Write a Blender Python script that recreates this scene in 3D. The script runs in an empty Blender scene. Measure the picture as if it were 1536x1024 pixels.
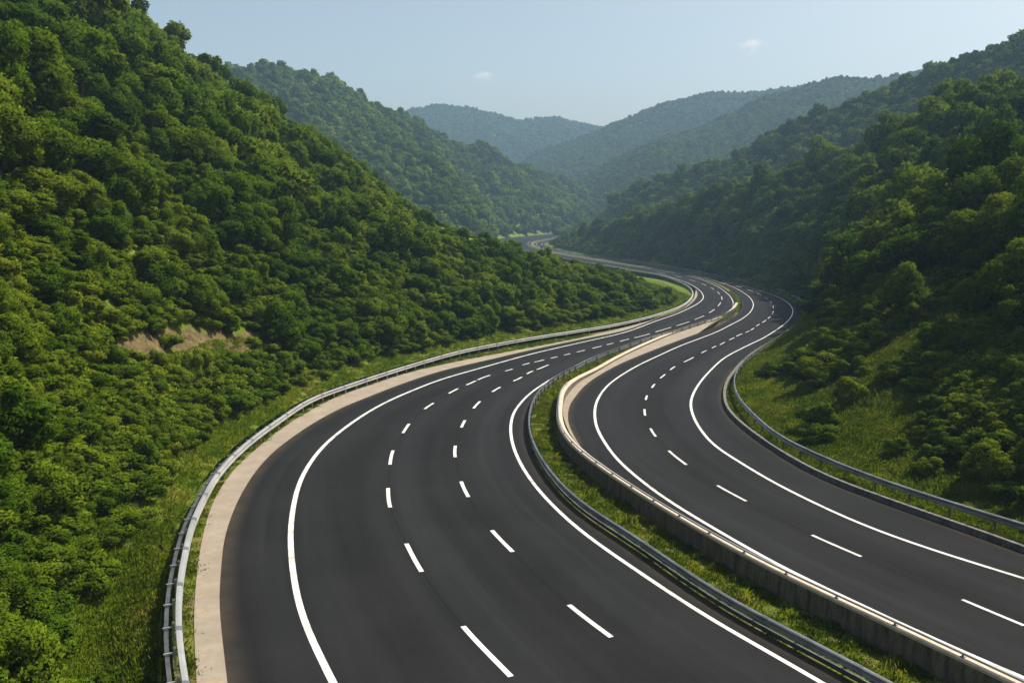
import bpy, math, random
import numpy as np
from mathutils import Vector

rng = np.random.default_rng(11)
random.seed(11)
scene = bpy.context.scene
COL = scene.collection

# ------------------------------------------------------------------ camera numbers
FPX, CX, CY, HORIZ, CAMZ = 1330.0, 768.0, 512.0, 300.0, 14.0
PITCH = math.atan((CY - HORIZ) / FPX)
CT, ST = math.cos(PITCH), math.sin(PITCH)
GRADE = 0.035


def prof(Y):
    """height of the carriageways along the valley: a steady fall that eases out to level"""
    Y = np.asarray(Y, float)
    u = np.clip(Y - 230.0, 0.0, 200.0)
    return -GRADE * np.minimum(Y, 230.0) - GRADE * (u - u * u / 400.0)


def ray(P):
    P = np.asarray(P, float).reshape(-1, 2)
    u = (P[:, 0] - CX) / FPX
    v = (CY - P[:, 1]) / FPX
    return np.stack([u, CT + v * ST, -ST + v * CT], 1)


def on_road(P, h=0.0):
    """where the survey points P lie on the road surface raised by h"""
    d = ray(P)
    lo = np.full(len(d), 1.0)
    hi = np.full(len(d), 1400.0)
    for _ in range(60):
        m = 0.5 * (lo + hi)
        f = CAMZ + m * d[:, 2] - prof(m * d[:, 1]) - h
        lo = np.where(f > 0, m, lo)
        hi = np.where(f > 0, hi, m)
    w = d * lo[:, None]
    w[:, 2] = prof(w[:, 1]) + h
    return w


def at_depth(x, y, D):
    d = ray([(x, y)])[0]
    p = d * (D / d[1])
    p[2] += CAMZ
    return p


def project(W):
    W = np.asarray(W, float).reshape(-1, 3)
    x, y, z = W[:, 0], W[:, 1], W[:, 2] - CAMZ
    fwd = y * CT - z * ST
    up = y * ST + z * CT
    fwd = np.where(fwd < 0.5, 0.5, fwd)
    return np.stack([CX + FPX * x / fwd, CY - FPX * up / fwd, fwd], 1)


def spline(P, n=12):
    P = np.asarray(P, float)
    Q = np.vstack([2 * P[0] - P[1], P, 2 * P[-1] - P[-2]])
    out = []
    for i in range(1, len(Q) - 2):
        p0, p1, p2, p3 = Q[i - 1:i + 3]
        t = [0.0]
        for a, b in ((p0, p1), (p1, p2), (p2, p3)):
            t.append(t[-1] + max(np.linalg.norm(b - a), 1e-4) ** 0.5)
        u = t[1] + (t[2] - t[1]) * np.arange(n)[:, None] / n
        A1 = (t[1] - u) / (t[1] - t[0]) * p0 + (u - t[0]) / (t[1] - t[0]) * p1
        A2 = (t[2] - u) / (t[2] - t[1]) * p1 + (u - t[1]) / (t[2] - t[1]) * p2
        A3 = (t[3] - u) / (t[3] - t[2]) * p2 + (u - t[2]) / (t[3] - t[2]) * p3
        B1 = (t[2] - u) / (t[2] - t[0]) * A1 + (u - t[0]) / (t[2] - t[0]) * A2
        B2 = (t[3] - u) / (t[3] - t[1]) * A2 + (u - t[1]) / (t[3] - t[1]) * A3
        out.append((t[2] - u) / (t[2] - t[1]) * B1 + (u - t[1]) / (t[2] - t[1]) * B2)
    out.append(P[-1:])
    return np.vstack(out)


def arclen(W):
    return np.concatenate([[0], np.cumsum(np.linalg.norm(np.diff(W[:, :2], axis=0), axis=1))])


def resample(W, step):
    s = arclen(W)
    n = max(2, int(round(s[-1] / step)) + 1)
    q = np.linspace(0, s[-1], n)
    return np.stack([np.interp(q, s, W[:, k]) for k in range(3)], 1)


def smooth(W, k):
    if k < 1 or len(W) < 2 * k + 3:
        return W
    ker = np.hanning(2 * k + 3)[1:-1]
    ker /= ker.sum()
    out = W.copy()
    for c in range(W.shape[1]):
        a = W[:, c]
        pad = np.concatenate([2 * a[0] - a[k:0:-1], a, 2 * a[-1] - a[-2:-k - 2:-1]])
        out[:, c] = np.convolve(pad, ker, mode='valid')
    return out


def path(P, h=0.0, back=0.0, step=1.0, k=3):
    W = on_road(spline(P), h)
    if back:
        t = W[0] - W[6]
        t[2] = 0
        t /= np.linalg.norm(t)
        pre = [W[0] + t * b for b in np.linspace(back, back / 8, 8)]
        W = np.vstack([pre, W])
    W = smooth(resample(W, step), k)
    W[:, 2] = prof(W[:, 1]) + h
    return W


def tangents(W):
    t = np.gradient(W[:, :2], axis=0)
    return t / np.maximum(np.linalg.norm(t, axis=1), 1e-9)[:, None]


def offset(W, d, h=None):
    """shift a path sideways: d > 0 to its left"""
    t = tangents(W)
    d = np.broadcast_to(d, (len(W),))
    o = W.copy()
    o[:, 0] += -t[:, 1] * d
    o[:, 1] += t[:, 0] * d
    if h is not None:
        o[:, 2] = prof(o[:, 1]) + h
    return o


def pair(A, Bc):
    """monotone pairing of two neighbouring paths (dynamic time warping), so that rungs cross the strip squarely"""
    n, m = len(A), len(Bc)
    D = np.linalg.norm(A[:, None, :2] - Bc[None, :, :2], axis=2)
    S = np.full((n, m), 1e18)
    S[0] = np.cumsum(D[0])
    for i in range(1, n):
        r = S[i - 1]
        best = np.minimum(r, np.concatenate([[1e18], r[:-1]])) + D[i]
        row = S[i]
        row[0] = best[0]
        acc = best[0]
        bl, dl = best.tolist(), D[i].tolist()
        out = [acc]
        for j in range(1, m):
            x = acc + dl[j]
            acc = bl[j] if bl[j] < x else x
            out.append(acc)
        S[i] = out
    i, j = n - 1, m - 1
    hit = [[] for _ in range(n)]
    while True:
        hit[i].append(j)
        if i == 0 and j == 0:
            break
        c = [(S[i - 1, j - 1], i - 1, j - 1) if i and j else (1e19, 0, 0), (S[i - 1, j], i - 1, j) if i else (1e19, 0, 0), (S[i, j - 1], i, j - 1) if j else (1e19, 0, 0)]
        _, i, j = min(c)
    q = np.array([np.mean(h) for h in hit])
    q[0], q[-1] = 0, m - 1
    q = smooth(q[:, None], 4)[:, 0]
    q = np.maximum.accumulate(np.clip(q, 0, m - 1))
    return np.stack([np.interp(q, np.arange(m), Bc[:, k]) for k in range(3)], 1)


# ------------------------------------------------------------------ noise
def _hash(ix, iy, seed):
    h = (ix * 374761393 + iy * 668265263 + seed * 974634599) & 0xFFFFFFFF
    h = ((h ^ (h >> 13)) * 1274126177) & 0xFFFFFFFF
    return ((h ^ (h >> 16)) & 0xFFFF) / 65535.0


def vnoise(x, y, seed=0):
    x, y = np.asarray(x, float), np.asarray(y, float)
    ix, iy = np.floor(x).astype(np.int64), np.floor(y).astype(np.int64)
    fx, fy = x - ix, y - iy
    fx, fy = fx * fx * (3 - 2 * fx), fy * fy * (3 - 2 * fy)
    a, b = _hash(ix, iy, seed), _hash(ix + 1, iy, seed)
    c, d = _hash(ix, iy + 1, seed), _hash(ix + 1, iy + 1, seed)
    return (a + (b - a) * fx) * (1 - fy) + (c + (d - c) * fx) * fy


def fbm(x, y, seed=0, octs=4):
    v, a, t = 0.0, 1.0, 0.0
    for o in range(octs):
        v = v + a * (vnoise(np.asarray(x) * 2 ** o, np.asarray(y) * 2 ** o, seed + o * 7) - 0.5)
        t += a
        a *= 0.5
    return v / t * 2


# ------------------------------------------------------------------ mesh helpers
def link(o, parent=None):
    COL.objects.link(o)
    if parent is not None:
        o.parent = parent
    return o


def mesh_from(name, V, F, mats=(), uv=None, smooth_on=True, mat_idx=None):
    me = bpy.data.meshes.new(name)
    me.from_pydata([tuple(v) for v in V], [], [tuple(f) for f in F])
    for m in (mats if isinstance(mats, (list, tuple)) else [mats]):
        me.materials.append(m)
    if uv is not None:
        lay = me.uv_layers.new(name='UVMap')
        idx = np.empty(len(me.loops), np.int32)
        me.loops.foreach_get('vertex_index', idx)
        lay.data.foreach_set('uv', np.asarray(uv, np.float32)[idx].ravel())
    me.polygons.foreach_set('use_smooth', np.full(len(me.polygons), smooth_on))
    if mat_idx is not None:
        me.polygons.foreach_set('material_index', np.asarray(mat_idx, np.int32))
    me.update()
    return me


def obj(name, me, parent=None, **props):
    o = bpy.data.objects.new(name, me)
    link(o, parent)
    for k, v in props.items():
        o[k] = v
    return o


def thing(name, label, cat, loc=(0, 0, 0), group=None):
    o = bpy.data.objects.new(name, None)
    o.empty_display_size = 0.5
    o.location = loc
    link(o)
    o['label'], o['category'] = label, cat
    if group:
        o['group'] = group
    return o


def grid_faces(n, m):
    i, j = np.meshgrid(np.arange(n - 1), np.arange(m - 1), indexing='ij')
    a = (i * m + j).ravel()
    return np.stack([a, a + 1, a + m + 1, a + m], 1)


def ribbon(name, A, Bc, cols, z, mat, parent=None, crown=0.0, **props):
    """strip of ground between two paired paths (A on the left), z above the road level; UV = metres across, metres along"""
    f = np.linspace(0, 1, cols + 1)
    G = A[:, None, :] * (1 - f)[None, :, None] + Bc[:, None, :] * f[None, :, None]
    G[:, :, 2] = prof(G[:, :, 1]) + z + crown * (1 - (2 * f - 1) ** 2)[None, :]
    w = np.linalg.norm(A[:, :2] - Bc[:, :2], axis=1)
    s = arclen(0.5 * (A + Bc))
    uv = np.stack([np.broadcast_to(f[None, :], G.shape[:2]), np.broadcast_to(s[:, None], G.shape[:2])], 2)
    F = grid_faces(len(A), cols + 1)[:, ::-1]
    return obj(name, mesh_from(name, G.reshape(-1, 3), F, mat, uv.reshape(-1, 2)), parent, **props)


def sweep(name, W, profile, mat, parent=None, closed=True, smooth_on=False, **props):
    """carry a profile of (to the right, up) points along a path"""
    t = tangents(W)
    R = np.stack([t[:, 1], -t[:, 0]], 1)
    pr = np.asarray(profile, float)
    k = len(pr)
    V = np.zeros((len(W), k, 3))
    V[:, :, :2] = W[:, None, :2] + R[:, None, :] * pr[None, :, 0, None]
    V[:, :, 2] = W[:, None, 2] + pr[None, :, 1]
    n = len(W)
    F = []
    for i in range(n - 1):
        for j in range(k if closed else k - 1):
            b = (j + 1) % k
            F.append((i * k + j, i * k + b, (i + 1) * k + b, (i + 1) * k + j))
    if closed:
        F.append(tuple(range(k))[::-1])
        F.append(tuple((n - 1) * k + q for q in range(k)))
    s = arclen(W)
    per = np.concatenate([[0], np.cumsum(np.linalg.norm(np.diff(pr, axis=0), axis=1))])
    uv = np.stack([np.broadcast_to(per[None, :], (n, k)), np.broadcast_to(s[:, None], (n, k))], 2).reshape(-1, 2)
    return obj(name, mesh_from(name, V.reshape(-1, 3), F, mat, uv, smooth_on), parent, **props)


def box_verts(cx, cy, cz, sx, sy, sz):
    V = [(cx + a * sx / 2, cy + b * sy / 2, cz + c * sz / 2) for c in (-1, 1) for a, b in ((-1, -1), (1, -1), (1, 1), (-1, 1))]
    F = [(3, 2, 1, 0), (4, 5, 6, 7), (0, 1, 5, 4), (1, 2, 6, 5), (2, 3, 7, 6), (3, 0, 4, 7)]
    return V, F


def join_geo(parts):
    V, F = [], []
    for v, f in parts:
        n = len(V)
        V += [tuple(p) for p in v]
        F += [tuple(i + n for i in q) for q in f]
    return V, F


def tube(P, radii, sides=7):
    P = np.asarray(P, float)
    V, F = [], []
    for i, p in enumerate(P):
        d = P[min(i + 1, len(P) - 1)] - P[max(i - 1, 0)]
        d /= np.linalg.norm(d)
        a = np.cross(d, (0, 0, 1) if abs(d[2]) < 0.9 else (1, 0, 0))
        a /= np.linalg.norm(a)
        b = np.cross(d, a)
        for q in range(sides):
            th = 2 * math.pi * q / sides
            V.append(p + radii[i] * (math.cos(th) * a + math.sin(th) * b))
    for i in range(len(P) - 1):
        for q in range(sides):
            r = (q + 1) % sides
            F.append((i * sides + q, i * sides + r, (i + 1) * sides + r, (i + 1) * sides + q))
    F.append(tuple(range(sides))[::-1])
    F.append(tuple((len(P) - 1) * sides + q for q in range(sides)))
    return V, F


# ------------------------------------------------------------------ materials
def new_mat(name):
    m = bpy.data.materials.new(name)
    m.use_nodes = True
    nt = m.node_tree
    nt.nodes.clear()
    out = nt.nodes.new('ShaderNodeOutputMaterial')
    return m, nt, out


def N(nt, kind, **kw):
    n = nt.nodes.new(kind)
    for k, v in kw.items():
        if k in n.inputs:
            n.inputs[k].default_value = v
        else:
            setattr(n, k, v)
    return n


def L(nt, a, b):
    nt.links.new(a, b)


def ramp(nt, stops, fac):
    n = nt.nodes.new('ShaderNodeValToRGB')
    e = n.color_ramp.elements
    while len(e) < len(stops):
        e.new(0.5)
    for q, (p, c) in zip(e, stops):
        q.position = p
        q.color = (*c, 1) if len(c) == 3 else c
    L(nt, fac, n.inputs['Fac'])
    return n


def math_node(nt, op, a, b=None, c=None):
    n = nt.nodes.new('ShaderNodeMath')
    n.operation = op
    for i, x in enumerate((a, b, c)):
        if x is None:
            continue
        if isinstance(x, (int, float)):
            n.inputs[i].default_value = x
        else:
            L(nt, x, n.inputs[i])
    return n.outputs[0]


def mixc(nt, fac, a, b, mode='MIX'):
    n = nt.nodes.new('ShaderNodeMix')
    n.data_type = 'RGBA'
    n.blend_type = mode
    for s, x in ((n.inputs[0], fac), (n.inputs[6], a), (n.inputs[7], b)):
        if isinstance(x, (int, float)):
            s.default_value = x
        elif isinstance(x, tuple):
            s.default_value = (*x, 1)
        else:
            L(nt, x, s)
    return n.outputs[2]


def noise(nt, vec, scale, detail=4, rough=0.55):
    n = N(nt, 'ShaderNodeTexNoise', Scale=scale, Detail=detail, Roughness=rough)
    if vec is not None:
        L(nt, vec, n.inputs['Vector'])
    return n.outputs['Fac']


def bump(nt, h, strength, dist=0.02):
    b = N(nt, 'ShaderNodeBump', Strength=strength, Distance=dist)
    L(nt, h, b.inputs['Height'])
    return b.outputs['Normal']


def asphalt_mat(name, lanes):
    m, nt, out = new_mat(name)
    geo = nt.nodes.new('ShaderNodeNewGeometry')
    pos = geo.outputs['Position']
    uvn = nt.nodes.new('ShaderNodeUVMap')
    sep = nt.nodes.new('ShaderNodeSeparateXYZ')
    L(nt, uvn.outputs['UV'], sep.inputs[0])
    u, v = sep.outputs['X'], sep.outputs['Y']
    grain = noise(nt, pos, 34.0, 2, 0.7)
    blot = noise(nt, pos, 0.22, 4, 0.6)
    # long streaks that follow the lanes
    comb = nt.nodes.new('ShaderNodeCombineXYZ')
    L(nt, math_node(nt, 'MULTIPLY', u, 13.0), comb.inputs[0])
    L(nt, math_node(nt, 'MULTIPLY', v, 0.018), comb.inputs[1])
    streak = noise(nt, comb.outputs[0], 1.0, 4, 0.62)
    # wheel paths: two worn, darker bands in every lane
    wob = math_node(nt, 'MULTIPLY', math_node(nt, 'SUBTRACT', blot, 0.5), 0.35)
    ph = math_node(nt, 'ADD', math_node(nt, 'MULTIPLY', u, 2 * math.pi * lanes), wob)
    track = math_node(nt, 'MULTIPLY_ADD', math_node(nt, 'COSINE', ph), 0.5, 0.5)
    base = ramp(nt, [(0.28, (0.0092, 0.0099, 0.0106)), (0.72, (0.0212, 0.0226, 0.0240))], streak).outputs['Color']
    base = mixc(nt, math_node(nt, 'MULTIPLY', track, 0.5), base, (0.0075, 0.0074, 0.0072))
    base = mixc(nt, math_node(nt, 'MULTIPLY', math_node(nt, 'SUBTRACT', 0.62, blot), 0.55), base, (0.032, 0.0335, 0.035))
    g = ramp(nt, [(0.3, (0.72, 0.72, 0.72)), (0.7, (1.32, 1.32, 1.32))], grain).outputs['Color']
    base = mixc(nt, 1.0, base, g, 'MULTIPLY')
    # dust gathers along both edges
    edge = math_node(nt, 'ABSOLUTE', math_node(nt, 'MULTIPLY_ADD', u, 2.0, -1.0))
    dust = math_node(nt, 'MULTIPLY', math_node(nt, 'SMOOTH_MIN', 1.0, math_node(nt, 'MAXIMUM', math_node(nt, 'MULTIPLY_ADD', edge, 12.0, -11.0), 0.0), 0.1), noise(nt, pos, 0.9, 3))
    base = mixc(nt, math_node(nt, 'MULTIPLY', dust, 0.55), base, (0.11, 0.085, 0.06))
    p = N(nt, 'ShaderNodeBsdfPrincipled', Roughness=0.8)
    p.inputs['Specular IOR Level'].default_value = 0.06
    L(nt, base, p.inputs['Base Color'])
    L(nt, bump(nt, grain, 0.35, 0.01), p.inputs['Normal'])
    L(nt, p.outputs[0], out.inputs[0])
    return m


def simple_mat(name, c0, c1, scale, rough=0.8, metal=0.0, detail=5, bumps=0.0, spec=0.4, scale2=None, c2=None):
    m, nt, out = new_mat(name)
    geo = nt.nodes.new('ShaderNodeNewGeometry')
    f = noise(nt, geo.outputs['Position'], scale, detail, 0.6)
    col = ramp(nt, [(0.3, c0), (0.7, c1)], f).outputs['Color']
    if scale2:
        f2 = noise(nt, geo.outputs['Position'], scale2, 4, 0.65)
        k = ramp(nt, [(0.45, (0, 0, 0)), (0.68, (1, 1, 1))], f2).outputs['Color']
        col = mixc(nt, k, col, c2)
    p = N(nt, 'ShaderNodeBsdfPrincipled', Roughness=rough, Metallic=metal)
    p.inputs['Specular IOR Level'].default_value = spec
    L(nt, col, p.inputs['Base Color'])
    if bumps:
        L(nt, bump(nt, f, bumps), p.inputs['Normal'])
    L(nt, p.outputs[0], out.inputs[0])
    return m


def paint_mat():
    m, nt, out = new_mat('road_paint')
    geo = nt.nodes.new('ShaderNodeNewGeometry')
    pos = geo.outputs['Position']
    f = noise(nt, pos, 26.0, 3, 0.7)
    w = noise(nt, pos, 1.3, 4, 0.6)
    k = math_node(nt, 'MULTIPLY', f, w)
    col = ramp(nt, [(0.14, (0.33, 0.325, 0.31)), (0.27, (0.68, 0.67, 0.645))], k).outputs['Color']
    p = N(nt, 'ShaderNodeBsdfPrincipled', Roughness=0.6)
    L(nt, col, p.inputs['Base Color'])
    L(nt, p.outputs[0], out.inputs[0])
    return m


def concrete_mat(name, c0, c1, stain):
    """board-marked concrete with rain streaks running down and a joint line every few metres (UV = metres round the section, metres along)"""
    m, nt, out = new_mat(name)
    geo = nt.nodes.new('ShaderNodeNewGeometry')
    pos = geo.outputs['Position']
    uvn = nt.nodes.new('ShaderNodeUVMap')
    sep = nt.nodes.new('ShaderNodeSeparateXYZ')
    L(nt, uvn.outputs['UV'], sep.inputs[0])
    comb = nt.nodes.new('ShaderNodeCombineXYZ')
    L(nt, math_node(nt, 'MULTIPLY', sep.outputs['X'], 0.5), comb.inputs[0])
    L(nt, math_node(nt, 'MULTIPLY', sep.outputs['Y'], 2.6), comb.inputs[1])
    st = noise(nt, comb.outputs[0], 1.0, 5, 0.7)
    fine = noise(nt, pos, 9.0, 5, 0.65)
    col = ramp(nt, [(0.3, c0), (0.7, c1)], fine).outputs['Color']
    k = ramp(nt, [(0.44, (0, 0, 0)), (0.64, (0.92, 0.92, 0.92))], st).outputs['Color']
    col = mixc(nt, k, col, stain)
    fr = math_node(nt, 'FRACT', math_node(nt, 'MULTIPLY', sep.outputs['Y'], 0.25))
    j = math_node(nt, 'LESS_THAN', fr, 0.008)
    col = mixc(nt, math_node(nt, 'MULTIPLY', j, 0.8), col, (0.03, 0.028, 0.025))
    p = N(nt, 'ShaderNodeBsdfPrincipled', Roughness=0.88)
    L(nt, col, p.inputs['Base Color'])
    L(nt, bump(nt, fine, 0.4), p.inputs['Normal'])
    L(nt, p.outputs[0], out.inputs[0])
    return m


def leaf_mat(name, stops, trans=0.3, spread=0.5, patch=0.05, much=0.55):
    """foliage: every plant and every leaf has its own green; light also comes through the leaves"""
    m, nt, out = new_mat(name)
    oi = nt.nodes.new('ShaderNodeObjectInfo')
    at = nt.nodes.new('ShaderNodeAttribute')
    at.attribute_name = 'tint'
    f = math_node(nt, 'ADD', math_node(nt, 'MULTIPLY', oi.outputs['Random'], spread), math_node(nt, 'MULTIPLY', at.outputs['Fac'], 1.0 - spread))
    geo = nt.nodes.new('ShaderNodeNewGeometry')
    pn = noise(nt, geo.outputs['Position'], patch, 3, 0.6)
    f = math_node(nt, 'ADD', f, math_node(nt, 'MULTIPLY', math_node(nt, 'SUBTRACT', pn, 0.5), much * 2))
    col = ramp(nt, stops, f).outputs['Color']
    d = N(nt, 'ShaderNodeBsdfDiffuse', Roughness=0.6)
    t = nt.nodes.new('ShaderNodeBsdfTranslucent')
    L(nt, col, d.inputs['Color'])
    L(nt, mixc(nt, 1.0, col, (1.25, 1.2, 0.5), 'MULTIPLY'), t.inputs['Color'])
    mx = nt.nodes.new('ShaderNodeMixShader')
    mx.inputs[0].default_value = trans
    L(nt, d.outputs[0], mx.inputs[1])
    L(nt, t.outputs[0], mx.inputs[2])
    L(nt, mx.outputs[0], out.inputs[0])
    return m


def slope_mat():
    """hillside ground under the trees: rough grass and undergrowth, with bare earth where the 'soil' mask says"""
    m, nt, out = new_mat('hillside_ground')
    geo = nt.nodes.new('ShaderNodeNewGeometry')
    pos = geo.outputs['Position']
    a = noise(nt, pos, 0.35, 6, 0.65)
    b = noise(nt, pos, 3.1, 5, 0.7)
    col = ramp(nt, [(0.3, (0.065, 0.11, 0.010)), (0.55, (0.13, 0.18, 0.017)), (0.75, (0.23, 0.225, 0.05))], a).outputs['Color']
    col = mixc(nt, math_node(nt, 'MULTIPLY', b, 0.6), col, (0.05, 0.085, 0.01))
    at = nt.nodes.new('ShaderNodeAttribute')
    at.attribute_name = 'soil'
    e = ramp(nt, [(0.3, (0.055, 0.040, 0.018)), (0.55, (0.14, 0.107, 0.05)), (0.75, (0.25, 0.20, 0.10))], noise(nt, pos, 1.7, 6, 0.7)).outputs['Color']
    k = ramp(nt, [(0.42, (0, 0, 0)), (0.6, (1, 1, 1))], math_node(nt, 'MULTIPLY_ADD', b, 0.5, math_node(nt, 'MULTIPLY_ADD', at.outputs['Fac'], 0.75, -0.1))).outputs['Color']
    col = mixc(nt, k, col, e)
    p = N(nt, 'ShaderNodeBsdfPrincipled', Roughness=0.95)
    p.inputs['Specular IOR Level'].default_value = 0.1
    L(nt, col, p.inputs['Base Color'])
    L(nt, bump(nt, b, 0.8, 0.25), p.inputs['Normal'])
    L(nt, p.outputs[0], out.inputs[0])
    return m

M_ASPH3 = asphalt_mat('asphalt_three_lane', 3)
M_ASPH2 = asphalt_mat('asphalt_two_lane', 2)
M_PAINT = paint_mat()
M_TAR = simple_mat('sealed_joint', (0.004, 0.004, 0.004), (0.014, 0.014, 0.014), 5.0, 0.95, spec=0.05)
M_SHOULDER = simple_mat('pale_shoulder_concrete', (0.21, 0.18, 0.14), (0.30, 0.265, 0.215), 0.7, 0.9, bumps=0.3, scale2=2.3, c2=(0.25, 0.19, 0.13))
M_WALL = concrete_mat('wall_concrete', (0.125, 0.098, 0.070), (0.20, 0.160, 0.117), (0.045, 0.036, 0.026))
M_CAP = simple_mat('wall_cap_concrete', (0.40, 0.33, 0.25), (0.56, 0.48, 0.38), 3.0, 0.8, bumps=0.2)
M_KERB = concrete_mat('kerb_concrete', (0.10, 0.10, 0.10), (0.19, 0.185, 0.175), (0.05, 0.048, 0.044))
M_STEEL = simple_mat('galvanised_steel', (0.42, 0.43, 0.43), (0.60, 0.60, 0.58), 1.4, 0.40, 0.62, scale2=0.35, c2=(0.40, 0.39, 0.37))
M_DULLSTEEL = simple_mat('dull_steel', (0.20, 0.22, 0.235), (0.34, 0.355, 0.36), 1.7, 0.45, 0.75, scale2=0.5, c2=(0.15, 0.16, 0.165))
M_DARKSTEEL = simple_mat('weathered_steel', (0.10, 0.11, 0.12), (0.20, 0.21, 0.22), 2.0, 0.5, 0.7)
M_SLOPE = slope_mat()
M_VERGE = simple_mat('verge_turf', (0.07, 0.10, 0.012), (0.15, 0.17, 0.025), 1.1, 0.95, detail=8, bumps=0.6, spec=0.1, scale2=0.5, c2=(0.16, 0.125, 0.06))
M_BARK = simple_mat('bark', (0.055, 0.042, 0.03), (0.12, 0.095, 0.07), 6.0, 0.9, bumps=0.5)
GREENS = [(0.0, (0.024, 0.056, 0.005)), (0.35, (0.067, 0.128, 0.008)), (0.7, (0.122, 0.186, 0.012)), (1.0, (0.190, 0.228, 0.024))]
M_LEAF = leaf_mat('broad_leaves', GREENS, 0.27)
M_BUSH = leaf_mat('bush_leaves', [(p, (c[0] * 1.12, c[1] * 1.05, c[2])) for p, c in GREENS])
M_GRASS = leaf_mat('grass_blades', [(0, (0.085, 0.16, 0.010)), (0.5, (0.19, 0.28, 0.020)), (0.85, (0.33, 0.35, 0.045)), (1, (0.42, 0.34, 0.13))], 0.35, 0.35, 0.35, 0.8)

# ------------------------------------------------------------------ survey of the motorway: points along each edge and line, near to far
S = {}
S['B'] = [(341,1024),(329,905),(332,850),(337,807),(360,745),(397,691),(447,650),(504,616),(556,594),(608,574),(660,557),(725,541.5),(800,524),(874,508.5),(940,494.5),(985,478),(1014,468),(1032,459),(1042,450),(1046.5,442),(1044,434.5),(1034,426.5),(1014,419),(995,413.6),(956,407.8),(917,400.6),(882,394.6),(843,388),(812,381.8),(785,376.3),(762,370.3),(748,365),(749,360.6),(763,357.8),(785,355.4),(811,352.8),(849,349.9),(880,348.2)]
S['C'] = [(500,1024),(474,972),(453,923),(441,869),(435.5,807),(439,765),(449,724),(467,691),(492,662),(543,623.5),(582,601.5),(621,584.5),(660,569.5),(725,550.7),(800,530),(874,513),(940,497.5),(985,481),(1014,471),(1034,462),(1049,453.5),(1055,446.4),(1053,439.6),(1045,432),(1030,424),(1010,417),(990,411.3),(956,405.8),(917,399),(882,393.3),(843,386.9),(812,380.8),(786,375.3),(764,369.5),(751,364.6),(752,361.2),(765,358.6),(786,356.2),(811,353.6),(849,350.6),(880,349)]
S['E'] = [(1234,1024),(1167,985),(1107.5,952),(1048,916.7),(989,878),(930,838),(905,821),(864,790),(822.5,751),(793.5,716),(773,678.6),(766,650),(767,630),(771,618),(780.6,604.5),(796,589),(816,575),(835,563.5),(855,553),(884,538),(913,526.5),(940,517.5),(969,508),(1008,498),(1037,489),(1067,479),(1086,472),(1097,464.7),(1100,456),(1097,447),(1088,437.5),(1076,429.6),(1062,423),(1047,417.6),(1020,410.9),(980,404.2),(946,399.1),(917,394.4),(885,389.4),(856,384.4),(830,379.3),(811,374.6),(798,370.4),(792,366.8),(793,363.4),(801,360.9),(816,358.6),(832,356.2),(849,353.5),(880,350.8)]
S['F'] = [(1281,1024),(1226,993.6),(1167,962),(1107.5,930.5),(1048,893),(989,851.6),(950,823.5),(905,794.5),(864,765.6),(831,732.5),(802,689),(790.5,654),(791.5,625),(800,603),(812,587),(832,571),(855,559),(884,544),(913,532),(940,522.5),(969,512),(1008,501),(1037,491.5),(1067,481.3),(1090,472.5),(1103,464.5),(1105.5,456),(1102,446),(1092,436.2),(1078,427.8),(1063,421.3),(1047,416),(1020,409.6),(980,403),(946,397.9),(917,393.2),(885,388.3),(856,383.5),(830,378.6),(812,374),(801,370),(796,366.7),(797,363.8),(804,361.5),(818,359.2),(834,356.7),(850,354),(880,351.2)]
S['H'] = [(871,670.7),(863,657.7),(855.5,643),(852,631.6),(852,621),(854,609.5),(862,596.5),(873.7,582),(888,570),(903.7,560),(930,546),(988,522),(1047,500),(1080,487),(1100,475.5),(1111,464.5),(1113,455),(1106,445),(1095,434.8),(1079,426.4),(1062,419.8),(1042,414),(1010,407.2),(980,401.9),(946,396.7),(917,391.9),(885,387.1),(856,382.4),(832,377.8),(815,373.4),(805,369.4),(801,366.5),(802,364.2),(808,362),(821,359.7),(836,357.2),(851,354.5),(880,351.7)]
S['I'] = [(1536,1016),(1473,989),(1410,962),(1348,933),(1286,904),(1224,875),(1162,844),(1100,809),(1038,772.5),(994,744.7),(950,711),(930,693),(915.4,676),(905,660),(897,646),(893,633),(892,620),(893,608),(898.5,595),(907.6,582),(920.6,570.4),(936,560),(959,546.8),(988.6,533),(1018,519.5),(1047,508.5),(1076.5,497),(1096,487),(1115.5,476.4),(1127,465.7),(1130,456),(1125,446.5),(1114.5,438.4),(1101,431),(1085,425.2),(1066,419.4),(1044,413.4),(1010,406.5),(980,401.3),(946,396.1),(917,391.3),(885,386.5),(856,381.8),(833,377.3),(817,373),(807.5,369),(804,366.4),(805,364.4),(810,362.4),(822,360.1),(837,357.6),(852,354.9),(880,352.1)]
S['K'] = [(1536,867),(1473,847.6),(1410,828),(1348,807),(1286,783.4),(1224,755),(1162,724),(1106,690.5),(1070.6,667),(1048.6,640.7),(1038.4,620),(1036,602.6),(1041,588),(1051,572),(1067,554),(1086,537),(1115.5,521),(1145,506.7),(1164,495),(1180,483),(1188,472.5),(1189,464),(1184,456),(1174,449),(1158.5,442),(1135,434.5),(1115.5,428.8),(1090,422.3),(1060,415.5),(1010,405),(969,398.2),(930,392.4),(900,387.9),(869,382.9),(845,378),(829,373.2),(817,369),(812,366.6),(813,364.9),(818,363.4),(829,361.5),(842,358.9),(856,356.2),(880,353.3)]
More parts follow.
